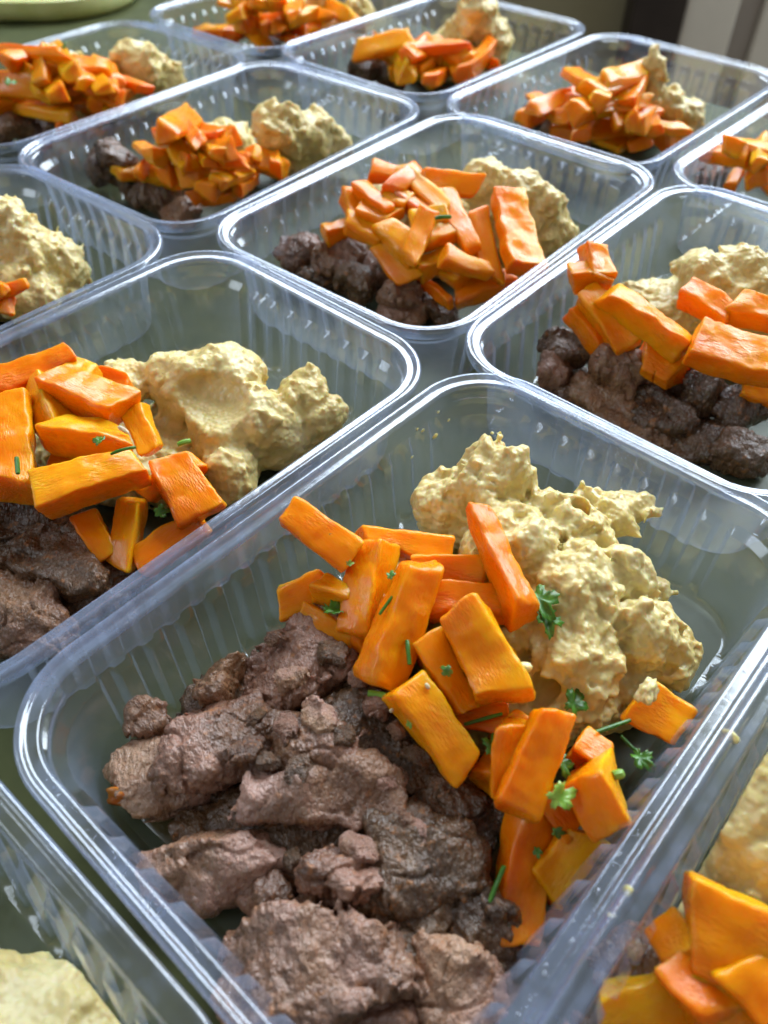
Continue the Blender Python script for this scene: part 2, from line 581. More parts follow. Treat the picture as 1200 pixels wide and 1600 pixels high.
def ring(d, z, w=0.0, lug=0.0):
    return [((p[0] - n[0] * (d + w * AMP * rw + lug * cw)) * 1e-3, (p[1] - n[1] * (d + w * AMP * rw + lug * cw)) * 1e-3, z * 1e-3) for p, n, rw, cw in CURVE]


RIM = [(1.0, 35.6), (0.75, 35.9), (0.45, 36.6), (0.2, 37.6), (0.0, 38.6), (0.05, 39.2), (0.3, 39.7), (0.8, 40.0), (1.4, 40.0), (1.9, 39.75), (2.25, 39.3), (2.6, 39.0), (3.0, 38.9),
       (4.6, 38.9), (5.0, 38.85), (5.3, 38.6), (5.5, 38.2), (5.6, 37.8)]
WALL = [(5.6, 37.8, 0, 0), (5.66, 37.2, 0, 0), (5.7, 36.8, 0, 0.9), (5.8, 34.2, 0, 0.9), (5.84, 33.8, 0, 0), (6.0, 31.9, 0, 0), (6.02, 31.5, 0.02, 0), (6.05, 31.15, 0.10, 0), (6.2, 28.9, 0.88, 0), (6.23, 28.5, 0.97, 0), (6.26, 28.1, 1, 0),
        (6.8, 24, 1, 0), (7.6, 16, 1, 0), (8.4, 8.5, 1, 0), (8.7, 6, 0.95, 0), (9.2, 4.0, 0.85, 0), (10.2, 2.3, 0.6, 0), (11.6, 1.3, 0.3, 0), (13.5, 0.9, 0.0, 0)]


def container_meshes():
    rim = loft('rim', [ring(d, z) for d, z in RIM], False, False)
    wall = loft('side_wall', [ring(*w) for w in WALL], False, False)
    base0 = ring(13.5, 0.9)
    rs = [base0]
    for f, z in ((0.97, 0.85), (0.93, 0.85), (0.90, 1.25), (0.5, 1.3), (0.12, 1.3)):
        rs.append([(x * f, y * f, z * 1e-3) for x, y, _ in base0])
    base = loft('base', rs, False, True)
    for me in (rim, wall, base):
        for e in me.attributes: pass
    return rim, wall, base


RIM_ME, WALL_ME, BASE_ME = container_meshes()
CT = {  # x, y, yaw (m, rad), label
    'M': (0.01759, 0.11798, 0.8590, 'clear ribbed plastic food container in the centre front, its food in full view'),
    'L': (-0.08818, 0.19737, 0.8555, 'clear plastic food container against the back left side of the centre front one'),
    'I': (-0.19264, 0.27477, 0.8785, 'clear plastic food container cut by the left picture edge, only mash showing in its corner'),
    'D': (-0.08275, 0.42500, 0.9274, 'clear plastic food container in the upper left holding a mound of diced carrots'),
    'C': (0.02594, 0.34808, 0.8959, 'clear plastic food container in the middle of the picture with shredded-looking carrot strips'),
    'F': (0.13045, 0.49261, 0.8560, 'clear plastic food container at upper right with a thin upright peak of mash'),
    'G': (0.02998, 0.58139, 0.8772, 'clear plastic food container at the top centre with a tall ball of mash'),
    'E': (0.12727, 0.26593, 0.8771, 'clear plastic food container right of centre with thick carrot slabs over dark meat'),
    'H': (-0.18800, 0.50122, 0.9032, 'clear plastic food container at the far left below the green tray, heaped with carrots'),
    'K': (0.23616, 0.40700, 0.8492, 'clear plastic food container cut by the upper right picture edge, two carrot tips showing'),
    'J': (-0.06828, 0.65578, 0.8802, 'clear plastic food container cut by the top picture edge, beside the green tray'),
    'N': (-0.12155, -0.01435, 0.8773, 'clear plastic food container in the bottom left corner with smooth mash in juice'),
    'O': (0.11758, 0.03523, 0.8588, 'clear plastic food container in the bottom right corner with big carrot chunks'),
}
for kx, (x, y, yaw, lab) in CT.items():
    e = obj('food_container', None, label=lab, cat='container', group='clear plastic food containers in rows')
    e.location = (x, y, 0.0006)
    e.rotation_euler = (0, 0, yaw)
    e.empty_display_size = 0.02
    obj('rim', RIM_ME, PLASTIC_RIM, e); obj('side_wall', WALL_ME, PLASTIC, e); obj('base', BASE_ME, PLASTIC_BASE, e)


def to_local(k, P):
    x, y, yaw, _ = CT[k]
    c, s = math.cos(yaw), math.sin(yaw)
    dx, dy = P[0] - x, P[1] - y
    return np.array([(c * dx + s * dy) * 1000, (-s * dx + c * dy) * 1000, P[2] * 1000 - 0.6])


def place_local(o, k):
    x, y, yaw, _ = CT[k]
    o.location = (x, y, 0.0006); o.rotation_euler = (0, 0, yaw)


# ------------------------------------------------------------------ mash


def build_mash(k, blobs, seed, step, label, carve=(), rough=1.0):
    """blobs: (px, py, z, (rx, ry, rz) mm) in the container's own axes after placing by picture point; union of soft lobes, torn and grainy."""
    B = []
    for px, py, z, r in blobs:
        B.append((to_local(k, at(px, py, z)), np.array(r, dtype=np.float32)))
    lo = np.min([c - r for c, r in B], 0) - 5; hi = np.max([c + r for c, r in B], 0) + 5
    lo[2] = max(lo[2], -1.0)
    lo[:2] = np.maximum(lo[:2], (-86, -57)); hi[:2] = np.minimum(hi[:2], (86, 57))
    P, sh = grid_points(lo, hi, step)
    W = P.copy()
    d = np.full(len(P), 99.0, dtype=np.float32)
    # keep noise work near the surface
    for c, r in B:
        q = (P - c) / r
        l = np.linalg.norm(q, axis=1)
        d = smin(d, (l - 1) * float(r.min()), 3.0)
    near = np.abs(d) < 5.5
    Q = P[near]
    n = 3.0 * rough * fbm(Q / 12.0, seed, 3, 0.5)
    n += 1.5 * rough * np.abs(perlin(Q / 6.0, seed + 3)) - 0.5 * rough
    # torn ridges
    n += 1.6 * rough * np.abs(perlin((Q + 3 * perlin(Q / 9, seed + 9)[:, None]) / np.array([9, 4, 4], dtype=np.float32), seed + 5))
    mq = np.clip(0.85 + 1.6 * perlin(Q / 12.0, seed + 24), 0.15, 1.0)
    n -= 0.9 * rough * (0.62 - worley(Q / 7.0, seed + 7))
    n -= mq * (0.4 + 0.75 * rough) * (0.6 - worley(Q / 3.3, seed + 8))
    n -= 0.9 * rough * np.abs(perlin(Q / 8.0, seed + 12))
    d[near] += n
    CV = [(to_local(k, at(px, py, z)), np.array(r, dtype=np.float32)) for px, py, z, r in carve]
    for c, r in CV:
        l = np.linalg.norm((P - c) / r, axis=1)
        d = -smin(-d, (l - 1) * float(r.min()) + 0.5 * perlin(P / 4.0, seed + 40), 1.2)
    # stay inside the container
    sl = np.clip((37 - P[:, 2]) / 37, 0, 1) * 3.2
    d = np.maximum(d, np.maximum(np.abs(P[:, 0]) - (HALF_U - 9.2 - sl), np.abs(P[:, 1]) - (HALF_V - 9.2 - sl)))
    d = np.maximum(d, 1.5 - P[:, 2])
    Fv = d.reshape(sh)
    Fv[0] = Fv[-1] = 9; Fv[:, 0] = Fv[:, -1] = 9; Fv[:, :, 0] = Fv[:, :, -1] = 9
    V, Fc = surface_nets(Fv, lo, step)
    me = mesh('mash', V * 0.001, Fc)
    nr = np.empty(len(V) * 3, dtype=np.float32); me.vertices.foreach_get('normal', nr); nr = nr.reshape(-1, 3)
    msk = np.clip(0.85 + 1.7 * perlin(V / 10.0, seed + 23), 0.12, 1.0)
    for c, r in CV:
        l = (np.linalg.norm((V - c) / r, axis=1) - 1) * float(r.min())
        msk = msk * np.clip(np.abs(l) / 1.6 - 0.35, 0.08, 1)
    dsp = msk * (0.68 * (0.55 - worley(V / 1.6, seed + 21)) + 0.2 * perlin(V / 2.6, seed + 22))
    V2 = V + nr * (dsp * min(1.0, 0.9 / step * 0.9))[:, None]
    me.vertices.foreach_set('co', (V2 * 0.001).astype(np.float32).ravel()); me.update()
    o = obj('mash', me, MASH, label=label, cat='mash', group='portions of chickpea mash')
    place_local(o, k)
    return o


# ------------------------------------------------------------------ meat


def chunk_mesh(seed, half, fibre=1.0, crumb=0.5, step=None):
    """An irregular cut chunk: soft-edged polyhedron with grain along its own x axis. half = half sizes in mm."""
    rs = np.random.RandomState(seed)
    half = np.array(half, dtype=np.float32)
    step = step or max(0.42, float(half.max()) / 32)
    P, sh = grid_points(-half * 1.35 - 2, half * 1.35 + 2, step)
    rad = np.linalg.norm(P / half, axis=1)
    keep = (rad > 0.55)
    wp = P.copy()
    Pk = P[keep]
    wp[keep] += 2.8 * np.stack([perlin(Pk / 10.0, seed + k) for k in range(3)], 1)
    q = wp / half
    sc = float(half.min())
    aq = np.abs(q)
    d = ((aq[:, 0] ** 2.8 + aq[:, 1] ** 2.8 + aq[:, 2] ** 2.8) ** np.float32(1 / 2.8) - 0.97) * sc
    for k in range(9):
        nv = rs.normal(0, 1, 3); nv = nv / np.linalg.norm(nv)
        pd = (q @ nv.astype(np.float32) - (0.80 + rs.uniform(-0.16, 0.14))) * sc
        d = -smin(-d, -pd, 0.8 if crumb < 0.45 else 1.5)
    near = np.abs(d) < 4
    Q = P[near]
    n = (0.7 if crumb < 0.45 else 1.0) * fbm(Q / 7.0, seed + 31, 2, 0.5)
    n += fibre * 0.42 * perlin(Q / np.array([1.5, 2.6, 9], dtype=np.float32), seed + 33)
    n += fibre * 0.55 * np.abs(perlin(Q / np.array([1.15, 2.2, 7], dtype=np.float32), seed + 34))
    if crumb > 0:
        mk = np.clip(0.6 + 1.8 * perlin(Q / 10.0, seed + 36), 0, 1)
        n -= crumb * mk * (0.7 * (0.62 - worley(Q / 3.6, seed + 35)) + 1.5 * (0.6 - worley(Q / 1.7, seed + 37)))
    # cracks
    n += 1.1 * np.clip(0.07 - np.abs(perlin(Q / 10.0, seed + 38)), 0, 1) * 12
    d[near] += n
    Fv = d.reshape(sh)
    Fv[0] = Fv[-1] = 9; Fv[:, 0] = Fv[:, -1] = 9; Fv[:, :, 0] = Fv[:, :, -1] = 9
    V, Fc = surface_nets(Fv, -half * 1.35 - 2, step)
    return mesh('meat_chunk', V * 0.001, Fc)


def frame(xdir, up):
    x = np.array(xdir, dtype=float); x /= np.linalg.norm(x)
    z = np.array(up, dtype=float); z = z - x * (z @ x); z /= np.linalg.norm(z)
    y = np.cross(z, x)
    return x, y, z


def set_frame(o, pos, x, y, z, s=(1, 1, 1)):
    o.matrix_world = Matrix(((x[0] * s[0], y[0] * s[1], z[0] * s[2], pos[0]), (x[1] * s[0], y[1] * s[1], z[1] * s[2], pos[1]), (x[2] * s[0], y[2] * s[1], z[2] * s[2], pos[2]), (0, 0, 0, 1)))


def screen_dir(P, ang):
    """Horizontal world direction that shows at this screen angle (deg, 0 = right, 90 = up)."""
    a = math.radians(ang)
    q = CAM + (P - CAM)
    px, py = 600 + F_PX * ((P - CAM) @ CR) / ((P - CAM) @ CF), 800 - F_PX * ((P - CAM) @ CU) / ((P - CAM) @ CF)
    q = at(px + 40 * math.cos(a), py - 40 * math.sin(a), P[2] * 1000)
    d = q - P
    return d / np.linalg.norm(d)


ORD = ['first', 'second', 'third', 'fourth', 'fifth', 'sixth', 'seventh', 'eighth', 'ninth', 'tenth', 'eleventh', 'twelfth']


def ordinals(pts):
    """For picture points, 'second from left in the top layer' and so on."""
    order = sorted(range(len(pts)), key=lambda i: pts[i][1])
    nl = 1 if len(pts) <= 4 else (2 if len(pts) <= 9 else 3)
    names = {1: [''], 2: ['upper ', 'lower '], 3: ['top ', 'middle ', 'bottom ']}[nl]
    out = [None] * len(pts)
    for l in range(nl):
        part = order[l * len(order) // nl:(l + 1) * len(order) // nl]
        part.sort(key=lambda i: pts[i][0])
        for j, i in enumerate(part):
            out[i] = '%s from left in its %srow' % (ORD[j], names[l])
    return out


GENERIC = {}


def meat(px, py, z, size, ang, label, mat=None, seed=None, tilt=(0, 0), fibre=1.0, crumb=0.5, group='chunks of stewed meat', own=True):
    P = at(px, py, z)
    x = screen_dir(P, ang)
    up = np.array([tilt[0] * 0.01, -tilt[1] * 0.01, 1.0])
    x = x + np.array([0, 0, tilt[0] * 0.008])
    fx, fy, fz = frame(x, up)
    if own:
        me = chunk_mesh(seed, tuple(1.17 * q for q in size), fibre, crumb)
        s = (1, 1, 1)
        me.materials.append(mat or MEAT)
    else:
        key = (seed or 0) % 6, (mat or MEAT).name
        if key not in GENERIC:
            g = chunk_mesh(900 + key[0], (14, 10, 8), 1.0, 0.6, 0.75)
            g.materials.append(mat or MEAT)
            GENERIC[key] = g
        me = GENERIC[key]
        s = tuple(a / b for a, b in zip(size, (14, 10, 8)))
    o = obj('meat_chunk', me, mat or MEAT, label=label, cat='meat', group=group)
    set_frame(o, P, fx, fy, fz, s)
    return o


# ------------------------------------------------------------------ carrots


def baton_mesh(half, seed, taper=0.0, wedge=0.0, bend=0.0, shear=(0, 0), twist=0.0, r=1.1, fine=True, rough=0.42):
    """A cut carrot stick: rounded-edge block, tapered, bent and obliquely cut. Millimetres."""
    hx, hy, hz = half
    r = min(r, 0.45 * min(half))

    def axis(h, m):
        e = [-h, -h + r * 0.3, -h + r * 0.65, -h + r]
        mid = list(np.linspace(-h + r, h - r, m + 1))[1:-1]
        return np.array(e + mid + [-a for a in e[::-1]])
    nx, ny, nz = (max(5, int(hx * 2 / 1.1)), max(3, int(hy * 2 / 1.1)), max(3, int(hz * 2 / 1.1))) if fine else (9, 4, 4)
    A = [axis(hx, nx), axis(hy, ny), axis(hz, nz)]
    V = []; Fc = []; idx = {}

    def vid(i, j, k):
        t = (i, j, k)
        if t not in idx:
            idx[t] = len(V); V.append((A[0][i], A[1][j], A[2][k]))
        return idx[t]
    L = [len(a) - 1 for a in A]
    for s in (0, 1):
        for j in range(L[1]):
            for k in range(L[2]):
                q = [vid(s * L[0], j, k), vid(s * L[0], j + 1, k), vid(s * L[0], j + 1, k + 1), vid(s * L[0], j, k + 1)]
                Fc.append(q if s else q[::-1])
        for i in range(L[0]):
            for k in range(L[2]):
                q = [vid(i, s * L[1], k), vid(i, s * L[1], k + 1), vid(i + 1, s * L[1], k + 1), vid(i + 1, s * L[1], k)]
                Fc.append(q if s else q[::-1])
            for j in range(L[1]):
                q = [vid(i, j, s * L[2]), vid(i + 1, j, s * L[2]), vid(i + 1, j + 1, s * L[2]), vid(i, j + 1, s * L[2])]
                Fc.append(q if s else q[::-1])
    V = np.array(V, dtype=np.float32)
    inner = np.array([hx - r, hy - r, hz - r], dtype=np.float32)
    q = np.clip(V, -inner, inner)
    dv = V - q
    l = np.linalg.norm(dv, axis=1, keepdims=True)
    V = q + np.where(l > 1e-6, dv / np.maximum(l, 1e-6) * r, 0)
    t = V[:, 0] / hx
    V[:, 1] *= 1 - taper * 0.5 * (t + 1) * 0.9
    V[:, 2] *= 1 - taper * 0.25 * (t + 1)
    V[:, 2] *= 1 + wedge * V[:, 1] / hy
    V[:, 0] += shear[0] * V[:, 1] * (0.4 + 0.6 * np.abs(t)) * np.sign(t + 1e-6) + shear[1] * V[:, 2]
    # each end cut at its own slant
    rk = np.random.RandomState(seed + 1)
    e0, e1 = rk.uniform(-0.3, 0.3, 2), rk.uniform(-0.3, 0.3, 2)
    lo_, hi_ = np.clip(-t, 0, 1) ** 2, np.clip(t, 0, 1) ** 2
    V[:, 0] += lo_ * (e0[0] * V[:, 1] + e0[1] * V[:, 2]) + hi_ * (e1[0] * V[:, 1] + e1[1] * V[:, 2])
    a = twist * t
    y, z = V[:, 1].copy(), V[:, 2].copy()
    V[:, 1] = y * np.cos(a) - z * np.sin(a); V[:, 2] = y * np.sin(a) + z * np.cos(a)
    V[:, 2] += bend * hx * (t * t - 0.4)
    S = V + seed * 7.31
    V = V + rough * np.stack([perlin(S / 7.5 + 31 * k, seed) for k in range(3)], 1) * 2.2
    V = V + 0.28 * np.stack([perlin(S / 2.2 + 17 * k, seed + 5) for k in range(3)], 1) + 0.10 * np.stack([perlin(S / 0.9 + 11 * k, seed + 8) for k in range(3)], 1)
    return mesh('carrot_piece', V * 0.001, np.array(Fc))


BATONS = {}


def carrot(p1, p2, w, t, label, seed, roll=0.0, own=True, group='cooked carrot pieces', name='carrot_piece', **kw):
    """p1, p2: (px, py, z mm) of the two ends; w, t: width and thickness in mm."""
    A, Bp = at(*p1), at(*p2)
    mid = (A + Bp) / 2
    L = np.linalg.norm(Bp - A) * 1000
    x, y, z = frame(Bp - A, (0, -0.35, 1.0) if abs((Bp - A)[2]) * 1000 < 0.8 * L else (0, -1, 0.3))
    c, s = math.cos(math.radians(roll)), math.sin(math.radians(roll))
    y, z = c * y + s * z, -s * y + c * z
    hx = max(L / 2, w * 0.5)
    if own:
        rk = random.Random(seed * 31 + 5)
        for nm, amp in (('wedge', 0.45), ('taper', 0.35), ('twist', 0.22), ('bend', 0.12)):
            v = rk.uniform(-amp, amp)
            kw.setdefault(nm, v)
        kw.setdefault('shear', (rk.uniform(-0.3, 0.3), rk.uniform(-0.35, 0.35)))
        me = baton_mesh((hx, w / 2, t / 2), seed, **kw)
        me.materials.append(CARROT)
        sc = (1, 1, 1)
    else:
        key = seed % 9
        if key not in BATONS:
            r2 = random.Random(400 + key)
            BATONS[key] = baton_mesh((12, 5.5, 4), 400 + key, taper=r2.uniform(-0.2, 0.6), wedge=r2.uniform(-0.6, 0.6), bend=r2.uniform(-0.12, 0.12),
                                     shear=(r2.uniform(-0.4, 0.4), r2.uniform(-0.3, 0.3)), twist=r2.uniform(-0.2, 0.2), r=1.7, fine=False, rough=0.5)
            BATONS[key].materials.append(CARROT)
        me = BATONS[key]
        sc = (hx / 12, w / 11, t / 8)
    o = obj(name, me, CARROT, label=label, cat='carrot', group=group)
    set_frame(o, mid, x, y, z, sc)
    return o


# ------------------------------------------------------------------ herbs


def leaf_mesh(seed, size=6.0):
    """A lobed parsley leaflet, slightly cupped, with thickness."""
    rs = random.Random(seed)
    out = []
    n = 60
    for k in range(n):
        a = 2 * math.pi * k / n
        up_ = 0.5 + 0.5 * math.sin(a)
        r = 0.26 + 0.20 * up_ + (0.24 + 0.24 * up_) * abs(math.cos(2.5 * (a - math.pi / 2))) ** 0.8 + 0.10 * (k % 3 == 0) + rs.uniform(-0.05, 0.05)
        out.append((r * math.cos(a) * size * 0.8, r * math.sin(a) * size))
    V = []; Fc = []
    for lay, dz in ((0, 0.05), (1, -0.05)):
        b0 = len(V)
        V.append((0, 0, dz))
        for f in (0.5, 1.0):
            for x, y in out:
                xx, yy = x * f, y * f
                V.append((xx, yy, dz + 0.35 * abs(xx) - 0.03 * yy * yy + 0.45 * math.sin(xx * 1.6 + yy * 0.9 + seed)))
        for i in range(n):
            j = (i + 1) % n
            t1 = (b0, b0 + 1 + i, b0 + 1 + j); q = (b0 + 1 + i, b0 + 1 + n + i, b0 + 1 + n + j, b0 + 1 + j)
            Fc.append(t1 if lay == 0 else t1[::-1]); Fc.append(q if lay == 0 else q[::-1])
    m = 1 + 2 * n
    for i in range(n):
        j = (i + 1) % n
        Fc.append((1 + n + i, m + 1 + n + i, m + 1 + n + j, 1 + n + j))
    return mesh('parsley_leaf', np.array(V) * 0.001, Fc)


def stem_mesh(length, r, seed, hollow=False):
    rs = random.Random(seed)
    rings = []
    n = 8
    bend = rs.uniform(-0.08, 0.08)
    for k in range(7):
        t = k / 6 * 2 - 1
        rr = r * 0.72 * (0.85 if k in (0, 6) else 1.0) * (1 + rs.uniform(-0.08, 0.08))
        rings.append([(t * length / 2 * 0.001, rr * math.cos(2 * math.pi * i / n) * 0.001, (rr * math.sin(2 * math.pi * i / n) + bend * length * (t * t)) * 0.001) for i in range(n)])
    return loft('herb_stem', rings)


def stem(p1, p2, r, label, seed, mat=None):
    A, Bp = at(*p1), at(*p2)
    o = obj('herb_stem', stem_mesh(np.linalg.norm(Bp - A) * 1000, r, seed), mat or HERB, label=label, cat='herb', group='chopped herbs sprinkled on the food')
    set_frame(o, (A + Bp) / 2, *frame(Bp - A, (0.01, -0.3, 1)))
    return o


def leaf(px, py, z, size, ang, label, seed, tilt=(0.0, -0.5), mat=None):
    P = at(px, py, z)
    o = obj('parsley_leaf', leaf_mesh(seed, size), mat or HERB, label=label, cat='herb', group='chopped herbs sprinkled on the food')
    d = screen_dir(P, ang)
    fx, fy, fz = frame(d, (tilt[0], tilt[1], 1))
    set_frame(o, P, fy * -1, fx, fz)
    return o


# ================================================================== front container
build_mash('M', [
    (772, 760, 32, (11, 11, 15)), (768, 722, 36, (6, 6, 8)), (705, 800, 22, (12, 12, 15)), (800, 860, 30, (14, 14, 14)), (880, 840, 27, (12, 15, 13)),
    (945, 800, 30, (5, 11, 4)), (985, 790, 29.5, (4, 7, 3.5)), (890, 930, 28, (14, 13, 14)), (965, 915, 24, (10, 9, 13)), (985, 1000, 18, (12, 10, 15)), (1050, 1030, 14, (9, 7, 8)),
    (900, 1040, 20, (14, 12, 14)), (830, 980, 18, (14, 14, 14)), (960, 1080, 10, (14, 10, 9)), (850, 1100, 12, (12, 12, 12)),
    (720, 980, 10, (18, 18, 17)), (640, 950, 9, (16, 16, 15)), (760, 1100, 7, (16, 16, 12)), (880, 960, 6, (30, 30, 9)),
], 11, 0.62, 'crumbly pale yellow chickpea mash heaped with a pointed peak in the centre front container',
    carve=[(905, 800, 37, (3.5, 3, 8)), (850, 1075, 22, (9, 4, 5)), (1010, 860, 31, (7, 4, 4))])

g = 'meat chunks in the centre front container'
MM = [  # px, py, z, half sizes, screen angle, material, fibre, crumb, tilt, label
    (480, 1040, 15, (17, 13, 11), 20, MEAT, 0.7, 0.8, (0, 0), 'coarse brown meat chunk with a curled fat edge, farthest back in the front container'),
    (345, 1068, 13, (9, 7, 8), 60, MEAT, 1.2, 0.5, (10, 0), 'small purplish meat chunk by the ribbed left wall of the front container'),
    (585, 1145, 14, (20, 12, 10), -20, MEAT_DARK, 0.5, 1.0, (0, 0), 'dark crumbly meat piece running under the carrot sticks of the front container'),
    (345, 1165, 13, (15, 11, 9), 20, MEAT, 0.4, 1.0, (0, 0), 'crumbly reddish brown meat lump in the middle left of the front container'),
    (228, 1130, 12, (6, 5, 5), 40, MEAT_PALE, 0.8, 0.9, (0, 0), 'small ragged tan crumb of meat at the top left of the front meat pile'),
    (262, 1215, 7, (13, 10, 6), 10, MEAT_PALE, 0.8, 0.3, (-10, 0), 'flat tan meat slice at the left corner of the front container'),
    (490, 1165, 17, (15, 9, 8), -10, MEAT, 0.5, 1.0, (0, 0), 'crumb-covered meat piece on top of the front meat pile'),
    (500, 1243, 16, (19, 9, 7), 3, MEAT_PALE, 0.9, 0.2, (0, 12), 'long tan meat slab with a pale lower edge across the front meat pile'),
    (338, 1348, 9, (17, 9, 8), 12, MEAT_PALE, 0.9, 0.15, (0, 10), 'smooth pale pinkish meat chunk at the near left of the front container'),
    (425, 1395, 7, (8, 7, 7), -30, MEAT, 0.6, 0.8, (0, 0), 'small brown meat chunk tucked below the smooth pinkish one'),
    (535, 1378, 11, (7, 9, 9), 70, MEAT, 0.8, 0.7, (0, 0), 'upright brown meat chunk in the middle of the near meat pile'),
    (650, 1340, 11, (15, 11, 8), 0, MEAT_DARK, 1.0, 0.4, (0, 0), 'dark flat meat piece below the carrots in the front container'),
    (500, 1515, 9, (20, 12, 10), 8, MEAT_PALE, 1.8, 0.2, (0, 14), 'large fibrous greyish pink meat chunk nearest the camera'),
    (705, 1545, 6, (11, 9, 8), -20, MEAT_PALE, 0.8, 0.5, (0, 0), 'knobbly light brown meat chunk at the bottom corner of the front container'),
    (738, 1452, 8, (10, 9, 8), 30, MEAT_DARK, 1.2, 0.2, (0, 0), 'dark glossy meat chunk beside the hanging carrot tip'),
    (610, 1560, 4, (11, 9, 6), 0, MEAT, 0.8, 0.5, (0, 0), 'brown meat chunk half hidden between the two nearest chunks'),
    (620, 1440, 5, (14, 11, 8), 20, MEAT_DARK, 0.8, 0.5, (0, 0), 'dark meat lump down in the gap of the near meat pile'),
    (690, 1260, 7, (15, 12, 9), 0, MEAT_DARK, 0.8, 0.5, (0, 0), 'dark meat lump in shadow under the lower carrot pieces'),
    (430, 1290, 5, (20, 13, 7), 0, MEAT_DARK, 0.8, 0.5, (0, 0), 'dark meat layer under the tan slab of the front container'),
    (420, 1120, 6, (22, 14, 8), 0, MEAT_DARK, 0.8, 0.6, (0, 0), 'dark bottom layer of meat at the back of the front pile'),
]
CRUMBS = [(430, 1000, 26), (480, 985, 26), (520, 1020, 27), (560, 1060, 26), (455, 1060, 26), (400, 1120, 24), (445, 1140, 26), (500, 1120, 27), (540, 1150, 27), (590, 1100, 26), (620, 1140, 25), (650, 1180, 23),
          (380, 1170, 23), (330, 1130, 22), (295, 1150, 19), (560, 1200, 24), (610, 1215, 22), (470, 1200, 25), (590, 1320, 18), (560, 1330, 19), (455, 1345, 15), (480, 1420, 13), (650, 1300, 19), (420, 1190, 24)]
for i, o_ in enumerate(ordinals(CRUMBS)):
    px, py, z = CRUMBS[i]
    cs = 2.4 + (i * 7 % 5) * 0.5
    meat(px, py, z - 1.5, (cs * 1.3, cs, cs * 0.8), i * 47, 'small meat crumb on the front meat pile, ' + o_, (MEAT, MEAT_PALE, MEAT_DARK)[i % 3], i, own=False, group='crumbs on the front meat pile')
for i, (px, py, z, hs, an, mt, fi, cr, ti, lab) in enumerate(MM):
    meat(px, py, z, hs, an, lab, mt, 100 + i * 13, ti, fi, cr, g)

g = 'carrot pieces in the centre front container'
CC = [  # p1, p2, width, thickness, roll, kwargs, label
    ((640, 905, 30), (620, 1010, 26), 10, 9, 0, dict(), 'carrot stick buried between the two broad front batons'),
    ((700, 1010, 27), (790, 1040, 27), 10, 9, 0, dict(), 'carrot stick buried under the square-ended front block'),
    ((600, 930, 28), (560, 1030, 22), 10, 8, 0, dict(), 'carrot stick buried under the central front baton'),
    ((780, 1130, 21), (850, 1180, 20), 10, 9, 0, dict(), 'carrot bit buried under the wrinkled flat front slice'),
    ((860, 1230, 19), (900, 1290, 15), 10, 9, 0, dict(), 'carrot bit buried under the yellow-edged front cube'),
    ((560, 842, 30), (705, 862, 31), 9, 7, 0, dict(), 'thin carrot strip lying at the back of the front pile, mostly hidden'),
    ((645, 890, 32), (765, 900, 32), 9, 8, 10, dict(wedge=.2), 'short carrot stick behind the two tall front batons'),
    ((665, 945, 33), (800, 950, 33), 11, 8, -10, dict(taper=.2), 'carrot stick lying across behind the square-ended block in the front pile'),
    ((700, 1110, 20), (790, 1118, 22), 10, 8, 0, dict(), 'dark carrot bit low between the front batons and the mash'),
    ((436, 945, 24), (512, 905, 26), 10, 9, 20, dict(bend=.1), 'carrot piece at the left end of the front pile, low by the ribbed wall'),
    ((478, 958, 26), (566, 1010, 24), 9, 6, 30, dict(taper=.35, bend=-.1), 'curved yellow-orange carrot wedge resting on the back of the meat'),
    ((497, 915, 31), (548, 935, 31), 9, 7, 0, dict(taper=.3), 'small carrot offcut under the topmost pinkish stick'),
    ((588, 845, 36), (553, 1000, 26), 13, 9, 8, dict(shear=(.15, 0)), 'broad carrot baton standing left of the tallest front one'),
    ((447, 795, 44), (548, 868, 37), 10.5, 8, 8, dict(shear=(.1, .2), rough=.25), 'bright pink-sheened carrot stick sticking out highest at the left wall'),
    ((668, 1000, 32), (728, 1112, 25), 12, 8, 0, dict(), 'carrot slab wedged behind the square-ended front block'),
    ((661, 880, 42), (588, 1072, 26), 12.5, 9, -14, dict(shear=(.12, 0), r=1.5), 'long broad carrot baton at the centre of the front pile'),
    ((748, 800, 46), (822, 962, 38), 8.5, 7, -20, dict(taper=-.2, bend=.05), 'slim bright carrot stick leaning up on the mash'),
    ((716, 945, 42), (792, 1090, 32), 14, 8.5, 12, dict(shear=(.1, 0)), 'square-ended carrot block right of the broad baton'),
    ((626, 1068, 31), (730, 1205, 21), 12.5, 9, 0, dict(shear=(-.2, 0)), 'carrot block angled down over the dark meat in the front pile'),
    ((745, 1190, 18), (800, 1215, 20), 10, 8, 0, dict(), 'dark carrot bit at the foot of the front pile beside the narrow slice'),
    ((803, 1128, 30), (790, 1240, 19), 9, 8, 0, dict(taper=.1), 'narrow carrot slice tucked behind the wrinkled flat one'),
    ((905, 1160, 24), (950, 1190, 23), 11, 10, 0, dict(), 'carrot dice partly hidden behind the yellow-edged cube'),
    ((842, 1258, 17), (806, 1474, 6), 19, 6, -10, dict(taper=.42, bend=.16, twist=.35), 'twisted carrot slice hanging down to a point over the near meat'),
    ((915, 1300, 16), (845, 1392, 8), 13, 6, 5, dict(shear=(.2, 0)), 'flat carrot slab low against the right wall of the front container'),
    ((866, 1112, 35), (806, 1272, 24), 11.5, 6, -16, dict(shear=(.2, 0), rough=.25), 'wrinkled flat carrot slice lying on the lower part of the front pile'),
    ((915, 1200, 29), (952, 1290, 23), 14, 12, 25, dict(taper=.1, r=.8), 'yellow-edged carrot cube with chopped herb on top'),
    ((1000, 1095, 20), (1058, 1130, 19), 16, 13, 28, dict(r=.8), 'carrot cube at the right wall of the front container with a crumb of mash'),
]
